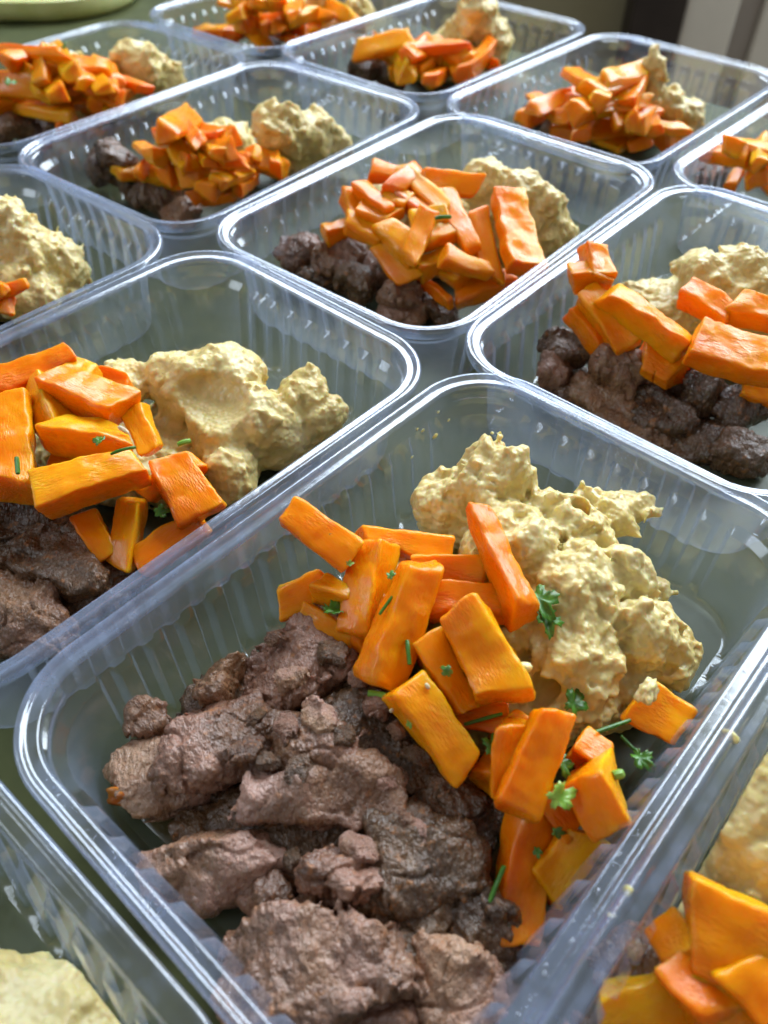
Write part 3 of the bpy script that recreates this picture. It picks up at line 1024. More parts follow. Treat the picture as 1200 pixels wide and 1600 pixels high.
for i, (p1, p2, w, t, ro, kw, lab) in enumerate(CC):
    carrot(p1, p2, w * 0.80, t * 1.12, lab, 60 + i * 3, ro + (i * 37 % 50 - 25) * 0.8, True, g, **kw)

leaf(842, 935, 38, 7.5, -60, 'curly parsley leaf between the leaning carrot stick and the mash', 1, (0.2, -0.8))
leaf(855, 965, 36, 6, -80, 'parsley leaf tip just below the curly one on the mash', 2, (0.3, -0.6))
leaf(896, 1100, 25, 5.5, 60, 'dark pointed parsley leaf lying on the foot of the mash', 3, (0.0, -0.9))
leaf(872, 1247, 31, 5, 20, 'pale green leaf bit on the wrinkled flat carrot slice', 4, (0.0, -0.4), HERB_PALE)
leaf(772, 1168, 27, 4.5, 80, 'narrow leaf bit on the slice behind the wrinkled carrot', 5, (-0.4, -0.6))
leaf(877, 1190, 27, 4, -70, 'small dark leaf between the wrinkled carrot slice and the cubes', 6, (0.5, -0.5))
leaf(1000, 1185, 22, 4.5, -40, 'small herb sprig by the foot of the right carrot cube', 7, (0.3, -0.5))
leaf(520, 952, 31, 5, 10, 'dark parsley leaf caught under the left carrot sticks', 8, (0.6, 0.3))
FLECKS = [(545, 880, 42), (610, 900, 43), (700, 1050, 39), (760, 1000, 40), (640, 1130, 29), (690, 1180, 25), (820, 1180, 33), (880, 1150, 33), (930, 1230, 31), (840, 1330, 16), (870, 1300, 20), (770, 1060, 36), (600, 1020, 35), (520, 840, 43)]
for i, o_ in enumerate(ordinals(FLECKS)):
    px, py, z = FLECKS[i]
    leaf(px, py, z, 1.5 + (i * 5 % 4) * 0.4, i * 71, 'tiny green herb fleck on the front carrots, ' + o_, 80 + i, (0.2 * (i % 3 - 1), -0.6), HERB_PALE if i % 4 == 0 else HERB)
stem((915, 1150, 25), (985, 1125, 25), 0.75, 'green herb stalk lying across the foot of the mash', 11)
stem((593, 960, 38.5), (613, 932, 40), 0.6, 'short chive bit on the broad central baton', 12)
stem((636, 1000, 36), (640, 1038, 34), 0.8, 'chive bit hanging at the right edge of the central baton', 13)
stem((712, 1140, 27.5), (747, 1175, 26.5), 0.55, 'thin chive bit on the downward-angled carrot block', 14)
stem((765, 1408, 14), (788, 1352, 18), 0.8, 'chive bit on the twisted hanging carrot slice', 15)
stem((725, 1132, 25), (785, 1115, 27), 0.7, 'dark herb stalk in the gap above the narrow slice', 16)
stem((575, 1083, 27), (605, 1088, 27), 1.3, 'pale green onion bit below the central baton', 17, HERB_PALE)
stem((958, 1212, 31), (974, 1208, 31), 1.6, 'round green onion bit on top of the yellow-edged cube', 18, HERB_PALE)
stem((970, 1150, 22), (1000, 1180, 20), 0.6, 'thin herb stalk under the right carrot cube', 19)


# ================================================================== container on the left of the front one
build_mash('L', [
    (320, 610, 24, (15, 17, 13)), (360, 590, 28, (12, 13, 10)), (270, 600, 24, (10, 11, 11)), (400, 660, 20, (12, 12, 13)), (350, 680, 18, (12, 12, 12)), (470, 640, 17, (12, 10, 15)), (505, 655, 16, (9, 7, 12)),
    (440, 690, 12, (12, 9, 12)), (360, 745, 13, (10, 9, 11)), (200, 600, 24, (9, 12, 8)), (300, 700, 8, (30, 26, 11)), (190, 720, 7, (18, 20, 14)), (120, 690, 7, (18, 18, 15)),
], 23, 0.85, 'pale yellow mash with a smooth spoon-pressed hollow in the container left of the front one',
    carve=[(322, 628, 33, (13, 15, 7)), (350, 590, 40, (8, 10, 8))], rough=0.8)
g = 'meat chunks in the container left of the front one'
for i, (px, py, z, hs, an, mt, fi, cr, lab) in enumerate([
    (75, 878, 12, (20, 14, 12), -10, MEAT_DARK, 0.9, 0.5, 'big dark brown meat chunk with a hollow, in the container left of the front one'),
    (40, 968, 9, (16, 12, 10), -15, MEAT, 1.0, 0.3, 'purplish meat chunk near the rim in the container left of the front one'),
    (30, 800, 14, (20, 15, 11), 0, MEAT_DARK, 0.6, 0.6, 'dark meat piece under the carrots of the container left of the front one'),
    (150, 930, 5, (17, 12, 8), 10, MEAT_DARK, 0.6, 0.6, 'dark meat lump at the near wall of the container left of the front one'),
    (-20, 880, 8, (18, 14, 10), 0, MEAT, 0.6, 0.6, 'meat chunk cut by the left picture edge in the container left of the front one'),
]):
    meat(px, py, z, hs, an, lab, mt, 500 + i * 7, (0, 0), fi, cr, g)
g = 'carrot pieces in the container left of the front one'
for i, (p1, p2, w, t, ro, kw, lab) in enumerate([
    ((-20, 620, 34), (90, 640, 34), 12, 10, 0, dict(), 'carrot stick buried in the middle of the left carrot pile'),
    ((90, 720, 26), (200, 740, 26), 12, 10, 0, dict(), 'carrot stick buried under the wide baton of the left pile'),
    ((150, 588, 35), (204, 606, 33), 7, 6, 10, dict(), 'small carrot stick beside the mash at the back of the left pile'),
    ((-10, 605, 42), (112, 562, 43), 11, 8, -10, dict(bend=.1), 'long carrot strip along the top back of the left pile'),
    ((110, 575, 42), (150, 590, 41), 9, 7, 0, dict(), 'blunt carrot end at the top of the left pile'),
    ((62, 610, 40), (95, 690, 36), 14, 9, 20, dict(taper=.2), 'upright carrot slab in the middle of the left pile'),
    ((78, 598, 44), (196, 640, 40), 13, 9, -15, dict(shear=(.1, 0)), 'broad glossy carrot slab crossing the left pile'),
    ((86, 672, 40), (200, 700, 35), 12, 9, -10, dict(), 'carrot piece with white garlic crumb in the left pile'),
    ((212, 640, 36), (238, 705, 30), 9, 8, 10, dict(taper=.2), 'carrot stick touching the mash in the left pile'),
    ((18, 622, 44), (20, 770, 34), 12.5, 10, 0, dict(), 'yellow-topped carrot stick standing at the left picture edge'),
    ((225, 775, 20), (270, 745, 22), 9, 8, 0, dict(), 'dark carrot bit behind the slanted slab of the left pile'),
    ((128, 800, 22), (172, 870, 16), 9.5, 7, 10, dict(), 'carrot stick pointing down onto the dark meat of the left pile'),
    ((205, 780, 24), (188, 885, 14), 10, 7, -10, dict(taper=.1), 'carrot slice hanging down in the left pile above the rim'),
    ((222, 880, 14), (315, 815, 18), 11, 8, 0, dict(), 'carrot stick low along the near rim of the left pile'),
    ((262, 722, 30), (318, 808, 22), 14.5, 8, 14, dict(shear=(.1, 0)), 'slanted carrot slab with a rough bright face, right end of the left pile'),
    ((58, 772, 36), (220, 726, 36), 15, 12, 4, dict(r=.9, rough=.25), 'wide straight-cut carrot baton lying across the front of the left pile'),
    ((285, 720, 24), (310, 740, 22), 8, 7, 0, dict(), 'carrot bit against the mash in the left pile'),
]):
    carrot(p1, p2, w * 0.88, t * 1.05, lab, 160 + i * 3, ro + (i * 23 % 40 - 20) * 0.8, True, g, **kw)
stem((172, 708, 43.5), (212, 697, 43.5), 0.7, 'chive bit on the back edge of the wide left baton', 31)
stem((277, 694, 36), (298, 688, 36), 1.2, 'green onion bit at the foot of the left mash', 32, HERB_PALE)
leaf(155, 690, 44, 3.2, 90, 'curly herb bit above the wide left baton', 33, (0, -.8))
stem((26, 715, 45), (28, 740, 43.5), 1.0, 'dark chive bit on the standing left carrot stick', 34)
leaf(250, 800, 25, 3.6, 10, 'dark leaf bit between the hanging slices of the left pile', 35)


def blob_mesh(name, half, seed, sub=3, amp=0.25):
    bm = bmesh.new(); bmesh.ops.create_icosphere(bm, subdivisions=sub, radius=1.0)
    V = np.array([v.co[:] for v in bm.verts], dtype=np.float32)
    V = V * (1 + amp * fbm(V * 1.6 + seed * 3.1, seed, 3))[:, None] * np.array(half, dtype=np.float32)
    for v, c in zip(bm.verts, V): v.co = c * 0.001
    me = bpy.data.meshes.new(name); bm.to_mesh(me); bm.free()
    me.polygons.foreach_set('use_smooth', np.ones(len(me.polygons), dtype=bool))
    return me


def bit(px, py, z, half, mat, label, seed, name='garlic_bit', cat='garlic', amp=0.25):
    o = obj(name, blob_mesh(name, half, seed, 3, amp), mat, label=label, cat=cat)
    o.location = at(px, py, z)
    o.rotation_euler = (seed * .7, seed * 1.3, seed * 2.1)
    return o


bit(193, 672, 42.6, (1.9, 0.8, 0.7), GARLIC, 'white garlic bit on the left carrot pile', 3)
bit(818, 1045, 38, (1.6, 2.2, 1.2), MASH, 'pale crumb at the end of the square front carrot block', 4)
bit(1012, 1078, 30, (3.2, 2.0, 1.4), MASH, 'ragged crumb of mash stuck on the right carrot cube', 5, 'mash_crumb', 'crumb', 0.8)
bit(612, 1110, 29, (0.7, 0.6, 0.4), GARLIC, 'tiny garlic bit on the downward-angled front carrot block', 6)
bit(668, 1072, 34.5, (0.9, 0.7, 0.5), GARLIC, 'tiny garlic bit on the slab wedged behind the front block', 7)
bit(1143, 1150, 39.9, (1.0, 2.4, 0.35), MASH, 'dried smear of mash on the shared rim at the right edge', 8, 'mash_crumb', 'crumb', 0.5)
bit(980, 1392, 39.9, (1.1, 1.0, 0.4), MASH, 'flattened crumb of mash on the rim beside the hanging carrot slice', 9, 'mash_crumb', 'crumb', 0.6)
bit(955, 1430, 39.7, (0.6, 0.9, 0.3), GARLIC, 'white speck on the rim below the flattened crumb', 10, 'mash_crumb', 'crumb', 0.5)
bit(196, 1242, 11, (4.5, 2.8, 2.2), mat_simple('tomato_skin', (0.42, 0.085, 0.012), 0.25, 180.0, (0.55, 0.20, 0.02), 0.3, 0.3), 'orange red scrap of tomato skin at the left corner of the front meat', 12, 'tomato_scrap', 'tomato', 0.6)

# ================================================================== bottom right container
build_mash('O', [(1165, 1270, 24, (14, 14, 15)), (1210, 1230, 26, (14, 14, 16)), (1140, 1350, 16, (12, 11, 13)), (1200, 1350, 18, (16, 14, 14)), (1250, 1300, 15, (22, 20, 18)), (1150, 1460, 8, (20, 20, 14))],
           37, 0.8, 'grainy yellow mash at the right edge of the bottom right container')
g = 'carrot pieces in the bottom right container'
for i, (p1, p2, w, t, ro, kw, lab) in enumerate([
    ((940, 1600, 14), (1080, 1560, 18), 13, 10, 0, dict(wedge=.12, taper=.15), 'carrot slab at the bottom edge of the picture, low in the corner container'),
    ((1100, 1580, 26), (1200, 1560, 26), 14, 12, 0, dict(wedge=.12, taper=.15), 'carrot chunk low under the big one in the bottom right corner'),
    ((1165, 1560, 30), (1240, 1520, 31), 15, 12, 0, dict(taper=.2, wedge=-.1), 'smooth carrot chunk at the right picture edge, bottom right corner'),
    ((1045, 1455, 29), (1090, 1520, 24), 9, 10, 20, dict(wedge=.12, taper=.15), 'carrot piece at the wall side of the bottom right pile'),
    ((1085, 1440, 32), (1195, 1490, 30), 17, 15, 12, dict(r=1.0, rough=.45, wedge=.06, taper=.08, twist=.05, shear=(.08, .05)), 'large carrot block with a broad pinkish top in the bottom right container'),
    ((1095, 1530, 33), (1130, 1590, 24), 12, 10, 0, dict(wedge=.12, taper=.15), 'carrot chunk below the large block in the bottom right corner'),
]):
    carrot(p1, p2, w, t, lab, 260 + i * 3, ro, True, g, **kw)
meat(1040, 1540, 8, (18, 14, 9), 0, 'dark meat in shadow under the carrots of the bottom right container', MEAT_DARK, 3, own=False)
meat(1000, 1640, 8, (18, 14, 9), 30, 'meat chunk below the bottom picture edge in the bottom right container', MEAT, 4, own=False)

# ================================================================== bottom left container
build_mash('N', [(20, 1690, 8, (22, 20, 12)), (90, 1690, 6, (20, 14, 9)), (-30, 1650, 8, (18, 18, 11)), (40, 1625, 4, (14, 14, 6))], 41, 0.85,
           'smooth yellow mash in the bottom left container, cut by the picture edge', rough=0.6)

# ================================================================== middle container
build_mash('C', [(760, 290, 34, (13, 12, 12)), (815, 315, 32, (11, 10, 14)), (850, 345, 26, (10, 10, 16)), (872, 375, 16, (9, 8, 12)), (800, 370, 16, (20, 20, 18)), (690, 370, 12, (24, 24, 22)), (640, 360, 12, (20, 22, 22)), (600, 350, 12, (16, 16, 20))],
           51, 1.1, 'pale yellow mash behind the carrot strips of the middle container')
g = 'carrot pieces in the middle container'
lab = 'carrot strip in the middle container'
strips = [
    ((505, 365, 28), (555, 350, 30), 10, 9, 0), ((548, 300, 40), (572, 365, 32), 12, 9, 0), ((560, 330, 38), (620, 345, 38), 12, 9, 0), ((578, 268, 47), (655, 275, 47), 11, 8, 0),
    ((600, 350, 38), (650, 400, 32), 12, 9, 10), ((620, 300, 43), (690, 345, 40), 12, 9, -10), ((655, 285, 46), (745, 295, 45), 10, 8, 0), ((600, 310, 42), (640, 320, 42), 12, 9, 0),
    ((660, 375, 36), (710, 360, 38), 11, 8, 0), ((690, 300, 44), (740, 390, 36), 13, 8, 10), ((650, 420, 26), (700, 400, 30), 12, 9, 0), ((700, 440, 22), (740, 400, 30), 12, 9, 0),
    ((730, 380, 34), (770, 410, 28), 11, 8, 0), ((712, 460, 16), (795, 430, 22), 14, 9, 0), ((640, 345, 40), (700, 335, 42), 10, 8, 20), ((590, 380, 30), (640, 440, 22), 11, 8, 0), ((540, 345, 36), (600, 375, 32), 11, 8, 0), ((625, 265, 48), (700, 330, 43), 10, 7, 10), ((560, 290, 44), (610, 330, 42), 10, 7, 0),
    ((670, 330, 44), (640, 410, 34), 11, 7, 0), ((745, 330, 42), (770, 440, 26), 11, 7, 10), ((690, 400, 36), (765, 425, 30), 11, 8, 0), ((655, 265, 48), (610, 300, 46), 9, 7, 0),
]
co_ = ordinals([((q[0][0] + q[1][0]) / 2, (q[0][1] + q[1][1]) / 2) for q in strips])
for i, (p1, p2, w, t, ro) in enumerate(strips):
    carrot(p1, p2, w * 0.92, t * 0.85, lab + ', ' + co_[i], 11 + i * 5, ro, False, g)
carrot((792, 305, 47), (822, 425, 34), 14, 8, 'tall flat carrot slab at the right of the middle container pile', 352, -12, True, g, taper=-.15, bend=.06)
carrot((633, 408, 24), (705, 478, 14), 4, 7, 'thin yellow carrot peel strip lying on the meat of the middle container', 355, 0, True, g, bend=.15)
lab = 'brown meat chunk in the middle container'
lumps = [(470, 400, 14, (13, 10, 9), MEAT), (530, 410, 15, (14, 11, 10), MEAT), (560, 440, 11, (14, 11, 9), MEAT_DARK), (625, 460, 12, (14, 11, 9), MEAT_PALE), (590, 420, 14, (13, 10, 9), MEAT), (680, 475, 8, (14, 10, 8), MEAT_DARK), (500, 430, 6, (15, 12, 8), MEAT_DARK), (640, 490, 5, (15, 11, 7), MEAT)]
mo_ = ordinals(lumps)
for i, (px, py, z, hs, mt) in enumerate(lumps):
    meat(px, py, z, hs, 30 * i, lab + ', ' + mo_[i], mt, i, own=False, group='meat chunks in the middle container')
stem((680, 340, 46), (705, 338, 46), 1.2, 'dark herb bit on top of the middle carrot pile', 51)

# ================================================================== container right of centre
build_mash('E', [(1100, 435, 32, (12, 13, 10)), (1150, 430, 33, (11, 12, 12)), (1190, 450, 28, (14, 14, 14)), (1130, 480, 20, (20, 24, 20)), (1050, 500, 12, (18, 20, 16)), (980, 490, 8, (14, 16, 13)), (1200, 520, 14, (20, 20, 18))],
           61, 1.0, 'grainy yellow mash beside the thick carrot slabs right of centre')
g = 'carrot pieces in the container right of centre'
for i, (p1, p2, w, t, ro, kw, lab) in enumerate([
    ((905, 480, 34), (960, 560, 22), 14, 9, 0, dict(), 'carrot slab low at the left wall, right-of-centre container'),
    ((1000, 560, 26), (1060, 590, 22), 14, 10, 0, dict(), 'carrot piece low above the dark meat, right-of-centre container'),
    ((890, 432, 44), (955, 425, 46), 11, 9, 0, dict(), 'carrot stick lying under the upright stub, right-of-centre container'),
    ((928, 385, 51), (940, 440, 45), 12, 8, 0, dict(), 'upright carrot stub poking above the rim, right-of-centre container'),
    ((915, 455, 42), (985, 545, 30), 12, 7, 15, dict(), 'carrot slab leaning down to the left of the long strip'),
    ((950, 455, 46), (1075, 545, 34), 12, 8.5, -8, dict(taper=.1), 'long thick carrot strip slanting across the right-of-centre container'),
    ((1140, 480, 40), (1215, 495, 39), 13, 10, 0, dict(), 'yellowish carrot slab at the back right, by the mash'),
    ((1070, 455, 42), (1140, 498, 38), 12, 9, 0, dict(), 'pink-sheened carrot piece between the strip and the mash'),
    ((1080, 535, 40), (1220, 575, 36), 20, 10, -6, dict(r=.9, wedge=.1, taper=.1), 'broad thick carrot slab at the right picture edge'),
    ((1160, 600, 22), (1220, 620, 20), 14, 9, 0, dict(), 'carrot bit under the broad slab at the right picture edge'),
]):
    carrot(p1, p2, w * 0.88, t, lab, 300 + i * 3, ro, True, g, **kw)
g = 'meat chunks in the container right of centre'
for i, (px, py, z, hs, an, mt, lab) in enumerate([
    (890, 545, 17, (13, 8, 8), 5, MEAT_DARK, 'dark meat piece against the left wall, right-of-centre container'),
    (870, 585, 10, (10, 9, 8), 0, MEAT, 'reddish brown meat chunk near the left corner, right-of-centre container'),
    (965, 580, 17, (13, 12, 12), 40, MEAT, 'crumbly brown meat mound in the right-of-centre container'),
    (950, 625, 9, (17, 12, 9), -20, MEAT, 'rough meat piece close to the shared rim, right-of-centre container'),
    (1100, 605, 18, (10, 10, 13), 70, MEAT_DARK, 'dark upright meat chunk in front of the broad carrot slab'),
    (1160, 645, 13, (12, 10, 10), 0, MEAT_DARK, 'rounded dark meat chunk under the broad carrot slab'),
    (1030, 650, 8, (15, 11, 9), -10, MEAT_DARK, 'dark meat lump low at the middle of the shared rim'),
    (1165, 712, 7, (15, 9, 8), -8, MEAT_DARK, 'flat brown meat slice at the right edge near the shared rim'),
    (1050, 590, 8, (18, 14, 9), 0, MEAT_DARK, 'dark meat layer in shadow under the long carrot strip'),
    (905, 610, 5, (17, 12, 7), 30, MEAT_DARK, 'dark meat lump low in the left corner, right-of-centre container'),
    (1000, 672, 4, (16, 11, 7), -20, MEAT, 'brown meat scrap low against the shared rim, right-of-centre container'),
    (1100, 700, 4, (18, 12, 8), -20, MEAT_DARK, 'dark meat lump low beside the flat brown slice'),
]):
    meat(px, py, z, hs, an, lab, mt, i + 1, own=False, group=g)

# ================================================================== far containers
FAR = {
    'D': dict(mash=[(440, 205, 34, (14, 13, 14)), (420, 190, 38, (9, 9, 9)), (490, 215, 26, (13, 11, 15)), (525, 230, 18, (10, 9, 12)), (460, 235, 16, (20, 18, 14)), (350, 250, 12, (20, 20, 20)), (290, 240, 12, (18, 20, 22))],
              mlab='pale yellow mash beside the diced carrots in the upper left container', clab='diced carrot in the upper left container', cg='diced carrots in the upper left container',
              car=[(235, 240, 32), (225, 265, 24), (265, 215, 42), (300, 210, 46), (325, 215, 44), (250, 240, 36), (285, 245, 38), (320, 245, 38), (355, 255, 34), (300, 275, 28), (335, 285, 26), (365, 275, 28), (390, 245, 32), (430, 255, 26), (310, 300, 18), (345, 305, 16), (270, 270, 26), (385, 290, 20), (280, 200, 46), (340, 235, 42)], size=(11, 9), len=(1.1, 2.1),
              meat=[(185, 245, 24, MEAT_DARK), (160, 265, 14, MEAT_DARK), (200, 275, 14, MEAT_DARK), (250, 310, 10, MEAT_DARK), (220, 300, 8, MEAT_DARK), (285, 330, 6, MEAT)], tlab='brown meat chunk in the upper left container'),
    'F': dict(mash=[(1015, 120, 46, (6, 6, 12)), (1012, 150, 36, (9, 9, 12)), (1050, 170, 28, (12, 10, 10)), (1075, 185, 22, (10, 9, 9)), (1000, 185, 14, (22, 20, 18)), (930, 190, 10, (22, 20, 18))],
              mlab='yellow mash with a thin upright peak in the upper right container', clab='carrot piece in the upper right container', cg='carrots in the upper right container',
              car=[(850, 165, 30), (875, 160, 34), (910, 125, 48), (940, 140, 46), (975, 125, 50), (990, 145, 44), (935, 160, 42), (960, 165, 40), (920, 190, 30), (900, 180, 30), (985, 175, 36), (1010, 185, 32), (1040, 200, 26), (960, 205, 22), (1000, 210, 20), (940, 215, 18), (1050, 215, 16), (880, 190, 20)], size=(13, 9.5),
              meat=[(835, 185, 14, MEAT_DARK), (870, 205, 10, MEAT), (900, 215, 8, MEAT_DARK)], tlab='brown meat chunk in the upper right container'),
    'G': dict(mash=[(745, 30, 42, (15, 15, 15)), (740, 10, 52, (9, 9, 8)), (770, 70, 26, (13, 12, 16)), (720, 60, 26, (13, 13, 14)), (750, 90, 14, (18, 18, 14)), (680, 100, 10, (20, 20, 18))],
              mlab='tall rough ball of yellow mash in the top centre container', clab='carrot piece in the top centre container', cg='carrots in the top centre container',
              car=[(600, 70, 36), (625, 90, 28), (645, 95, 30), (660, 80, 36), (680, 75, 40), (700, 95, 32), (690, 110, 26), (660, 115, 20), (720, 105, 26), (745, 95, 30), (640, 110, 18), (610, 85, 26), (705, 85, 36)], size=(14, 11),
              meat=[(570, 110, 14, MEAT_DARK), (610, 120, 10, MEAT_DARK), (590, 100, 16, MEAT)], tlab='brown meat chunk in the top centre container'),
    'H': dict(mash=[(225, 105, 34, (13, 13, 14)), (205, 100, 36, (10, 10, 12)), (255, 125, 24, (12, 11, 13)), (275, 135, 16, (9, 8, 10)), (200, 140, 16, (22, 20, 16)), (120, 150, 12, (24, 22, 22)), (60, 150, 12, (20, 20, 20))],
              mlab='pale crumbly mash in the far left container below the green tray', clab='carrot chunk in the far left container', cg='carrots in the far left container',
              car=[(55, 85, 52), (35, 105, 46), (65, 105, 48), (100, 95, 48), (125, 105, 46), (150, 120, 42), (175, 125, 38), (195, 130, 34), (110, 130, 42), (85, 135, 40), (60, 140, 38), (30, 135, 38), (150, 145, 36), (175, 150, 30), (120, 160, 30), (70, 175, 26), (95, 180, 22), (15, 160, 28), (140, 170, 22)], size=(13, 9),
              meat=[(20, 195, 16, MEAT), (30, 180, 18, MEAT_DARK), (60, 205, 8, MEAT_DARK), (0, 200, 12, MEAT)], tlab='brown meat chunk in the far left container'),
    'J': dict(mash=[(500, 20, 26, (14, 13, 14)), (560, 20, 22, (12, 12, 12)), (450, 20, 12, (22, 20, 20))],
              mlab='bit of pale mash behind the carrots at the top picture edge', clab='carrot chunk in the container at the top edge', cg='carrots in the container at the top edge',
              car=[(375, 10, 42), (400, 5, 46), (430, 5, 46), (460, 5, 44), (390, 30, 34), (420, 35, 32), (450, 35, 32), (470, 25, 36), (490, 40, 26), (400, 55, 22), (435, 55, 20), (465, 50, 22), (530, 15, 34), (510, 40, 22), (345, 50, 18), (375, 45, 24)], size=(13, 9),
              meat=[(340, 55, 10, MEAT_DARK), (420, 65, 8, MEAT_DARK)], tlab='brown meat chunk in the container at the top edge'),
    'K': dict(mash=[(1250, 200, 24, (14, 14, 14)), (1230, 240, 12, (20, 18, 16))],
              mlab='mash of the upper right edge container, outside the picture', clab='carrot tip in the upper right edge container', cg='carrots in the right edge container',
              car=[(1135, 245, 36), (1165, 240, 40), (1190, 235, 42), (1180, 265, 30), (1150, 275, 22), (1195, 285, 20)], size=(11, 8),
              meat=[(1120, 270, 8, MEAT_DARK)], tlab='brown meat chunk low in the upper right edge container'),
    'I': dict(mash=[(20, 370, 36, (13, 13, 14)), (-10, 350, 40, (10, 10, 12)), (45, 400, 28, (15, 13, 13)), (90, 425, 20, (14, 11, 12)), (40, 450, 20, (14, 14, 13)), (0, 430, 18, (24, 22, 18)), (70, 460, 12, (18, 12, 11))],
              mlab='pale yellow mash in the corner of the left edge container', clab='carrot strip in the left edge container', cg='carrots in the left edge container',
              car=[(8, 455, 36), (-15, 440, 38), (-10, 470, 30)], size=(8, 6), meat=[(-60, 520, 8, MEAT)], tlab='brown meat chunk beyond the left picture edge'),
}
for n_, (k, d) in enumerate(FAR.items()):
    rj = random.Random(77 + n_)
    if len(d['car']) > 5:
        d['car'] = d['car'] + [(px + rj.uniform(-16, 16), py + rj.uniform(-8, 8), z - rj.uniform(0, 6)) for px, py, z in rj.sample(d['car'], len(d['car']) // 2)]
    build_mash(k, d['mash'], 71 + n_ * 9, 1.25 if k != 'I' else 1.0, d['mlab'], rough=1.35)
    r2 = random.Random(20 + n_)
    co_, mo_ = ordinals(d['car']), ordinals(d['meat'])
    for i, (px, py, z) in enumerate(d['car']):
        P = at(px, py, z); s = 1 / mm_per_px(P)
        L = r2.uniform(*d.get('len', (1.5, 3.0))) * d['size'][0] * s * 0.5
        a = r2.uniform(0, math.pi)
        dz = r2.uniform(-4, 4)
        carrot((px - L * math.cos(a), py + L * 0.5 * math.sin(a), z + dz), (px + L * math.cos(a), py - L * 0.5 * math.sin(a), z - dz), d['size'][0] * r2.uniform(0.5, 1.1), d['size'][1] * r2.uniform(0.5, 1.05),
               d['clab'] + ', ' + co_[i], r2.randrange(900), r2.uniform(-35, 35), False, d['cg'])
    for i, (px, py, z, mt) in enumerate(d['meat']):
        meat(px, py, z, (r2.uniform(11, 15), r2.uniform(9, 12), r2.uniform(8, 10)), r2.uniform(0, 180), d['tlab'] + ((', ' + mo_[i]) if len(mo_) > 1 else ''), mt, i + n_, own=False, group='meat in the ' + d['cg'].split(' in the ')[1])
leaf(98, 75, 57, 6, 100, 'bright parsley leaf standing on the far left carrot heap', 61, (0, -1.5))
leaf(15, 130, 46, 5, 20, 'dark parsley leaf at the left edge of the far left carrot heap', 62)


# ================================================================== juice, condensation and crumbs


def puddle(k, pts, z, label):
    """A thin lens of juice on a container floor; outline in the container's own mm."""
    n = len(pts); c = np.mean(pts, 0)
    out = []
    for i in range(n):
        for t in np.linspace(0, 1, 6)[:-1]:
            p0, p1, p2, p3 = (np.array(pts[(i + j) % n], dtype=float) for j in (-1, 0, 1, 2))
            out.append(0.5 * (2 * p1 + (p2 - p0) * t + (2 * p0 - 5 * p1 + 4 * p2 - p3) * t * t + (3 * p1 - p0 - 3 * p2 + p3) * t ** 3))
    rings = []
    for f, dz in ((1.0, 0.0), (0.985, 0.25), (0.96, 0.42), (0.9, 0.5), (0.5, 0.5), (0.1, 0.5)):
        rings.append([((c[0] + (q[0] - c[0]) * f) * 1e-3, (c[1] + (q[1] - c[1]) * f) * 1e-3, (z + dz) * 1e-3) for q in out])
    o = obj('meat_juice', loft('meat_juice', rings, False, True), JUICE, label=label, cat='juice')
    place_local(o, k)


SPECKS = [(60, 30.5, 0.7), (64, 27.0, 1.0), (68, 33.5, 0.5), (57, 33.0, 0.45), (71, 29.5, 0.55), (52, 25.5, 0.5)]
so_ = ordinals([(u, -zz) for u, zz, r in SPECKS])
for i, (u, zz, r) in enumerate(SPECKS):
    o = obj('mash_speck', blob_mesh('mash_speck', (r * 1.2, r * 0.4, r), 30 + i, 2, 0.4), MASH, label='tiny mash speck inside the front container wall, ' + so_[i], cat='crumb', group='mash specks on the front container wall')
    x, y, yaw, _ = CT['M']
    c_, s_ = math.cos(yaw), math.sin(yaw)
    vv = HALF_V - 6.3 - (2.4 if zz < 30.2 else 0)
    o.location = (x + (c_ * u - s_ * vv) * 1e-3, y + (s_ * u + c_ * vv) * 1e-3, zz * 1e-3)
    o.rotation_euler = (0, 0, yaw)

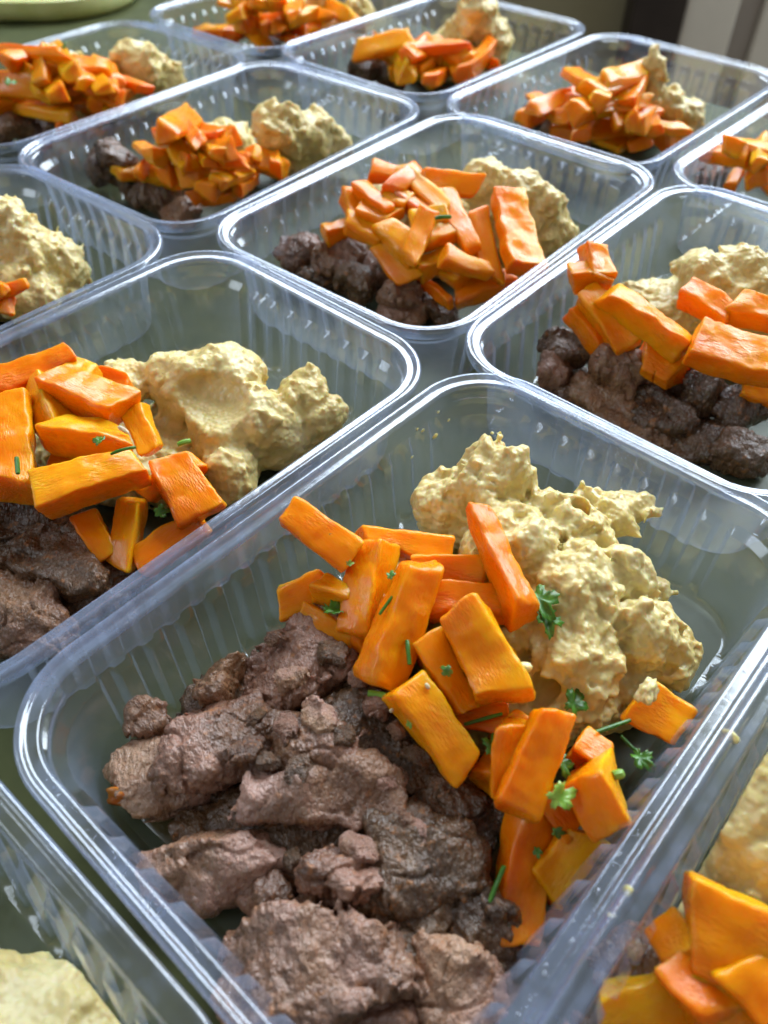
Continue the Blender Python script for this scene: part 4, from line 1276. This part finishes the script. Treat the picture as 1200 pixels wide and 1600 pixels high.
puddle('M', [(-78, 30), (-76, 44), (-66, 48), (-50, 47), (-30, 50), (-10, 46), (0, 20), (-4, -20), (-20, -46), (-50, -49), (-72, -46), (-77, -20), (-75, 5)], 1.5, 'thin film of meat juice on the floor of the centre front container')
puddle('N', [(40, 40), (70, 42), (74, 10), (72, -30), (60, -46), (20, -46), (0, -20), (10, 20)], 1.5, 'thin brownish juice around the mash of the bottom left container')

DROP = mat_plastic('water_drop', 0.03, 1.2, (0.05, 0.02))


def droplets(name, k, spots, label):
    """Tiny domes of condensation lying on the inside of a wall: (centre mm, normal, radius mm)."""
    V = []; Fc = []
    for c, nrm, r in spots:
        x, y, z = frame(np.cross(nrm, (0.3, 0.2, 0.9)), nrm)
        b0 = len(V); m = 7
        V.append(c + z * r * 0.55)
        for f, h in ((0.6, 0.42), (1.0, 0.0)):
            for i in range(m):
                a = 2 * math.pi * i / m
                V.append(c + (x * math.cos(a) + y * math.sin(a)) * r * f + z * r * h)
        for i in range(m):
            j = (i + 1) % m
            Fc.append((b0, b0 + 1 + i, b0 + 1 + j)); Fc.append((b0 + 1 + i, b0 + 1 + m + i, b0 + 1 + m + j, b0 + 1 + j))
    o = obj(name, mesh(name, np.array(V) * 0.001, Fc), DROP, label=label, cat='condensation', kind='stuff')
    place_local(o, k)


r3 = random.Random(5)
sp = []
for _ in range(150):
    v = r3.gauss(2, 7); zz = 33.8 + r3.gauss(0, 1.4)
    if 31.8 < zz < 37: sp.append((np.array([HALF_U - 5.95, v, zz]), np.array([-1.0, 0, 0.02]), r3.uniform(0.12, 0.38)))
for _ in range(70):
    zz = r3.uniform(12, 28); v = r3.gauss(-5, 5)
    sp.append((np.array([HALF_U - 8.0, v, zz]), np.array([-1.0, 0, 0.1]), r3.uniform(0.15, 0.45)))
droplets('condensation', 'M', sp, 'fine water droplets on the far wall of the centre front container')
sp = []
for _ in range(110):
    u = r3.uniform(-70, 70); sp.append((np.array([u, -HALF_V + r3.uniform(2.9, 4.7), 38.95]), np.array([0, 0, 1.0]), r3.choice((0.15, 0.2, 0.25, 0.5)) * r3.uniform(.7, 1.3)))
for _ in range(40):
    v = r3.uniform(-30, 40); sp.append((np.array([-HALF_U + r3.uniform(2.9, 4.7), v, 38.95]), np.array([0, 0, 1.0]), r3.uniform(0.12, 0.35)))
droplets('rim_droplets', 'M', sp, 'tiny splashes of water and grease on the rim of the centre front container')
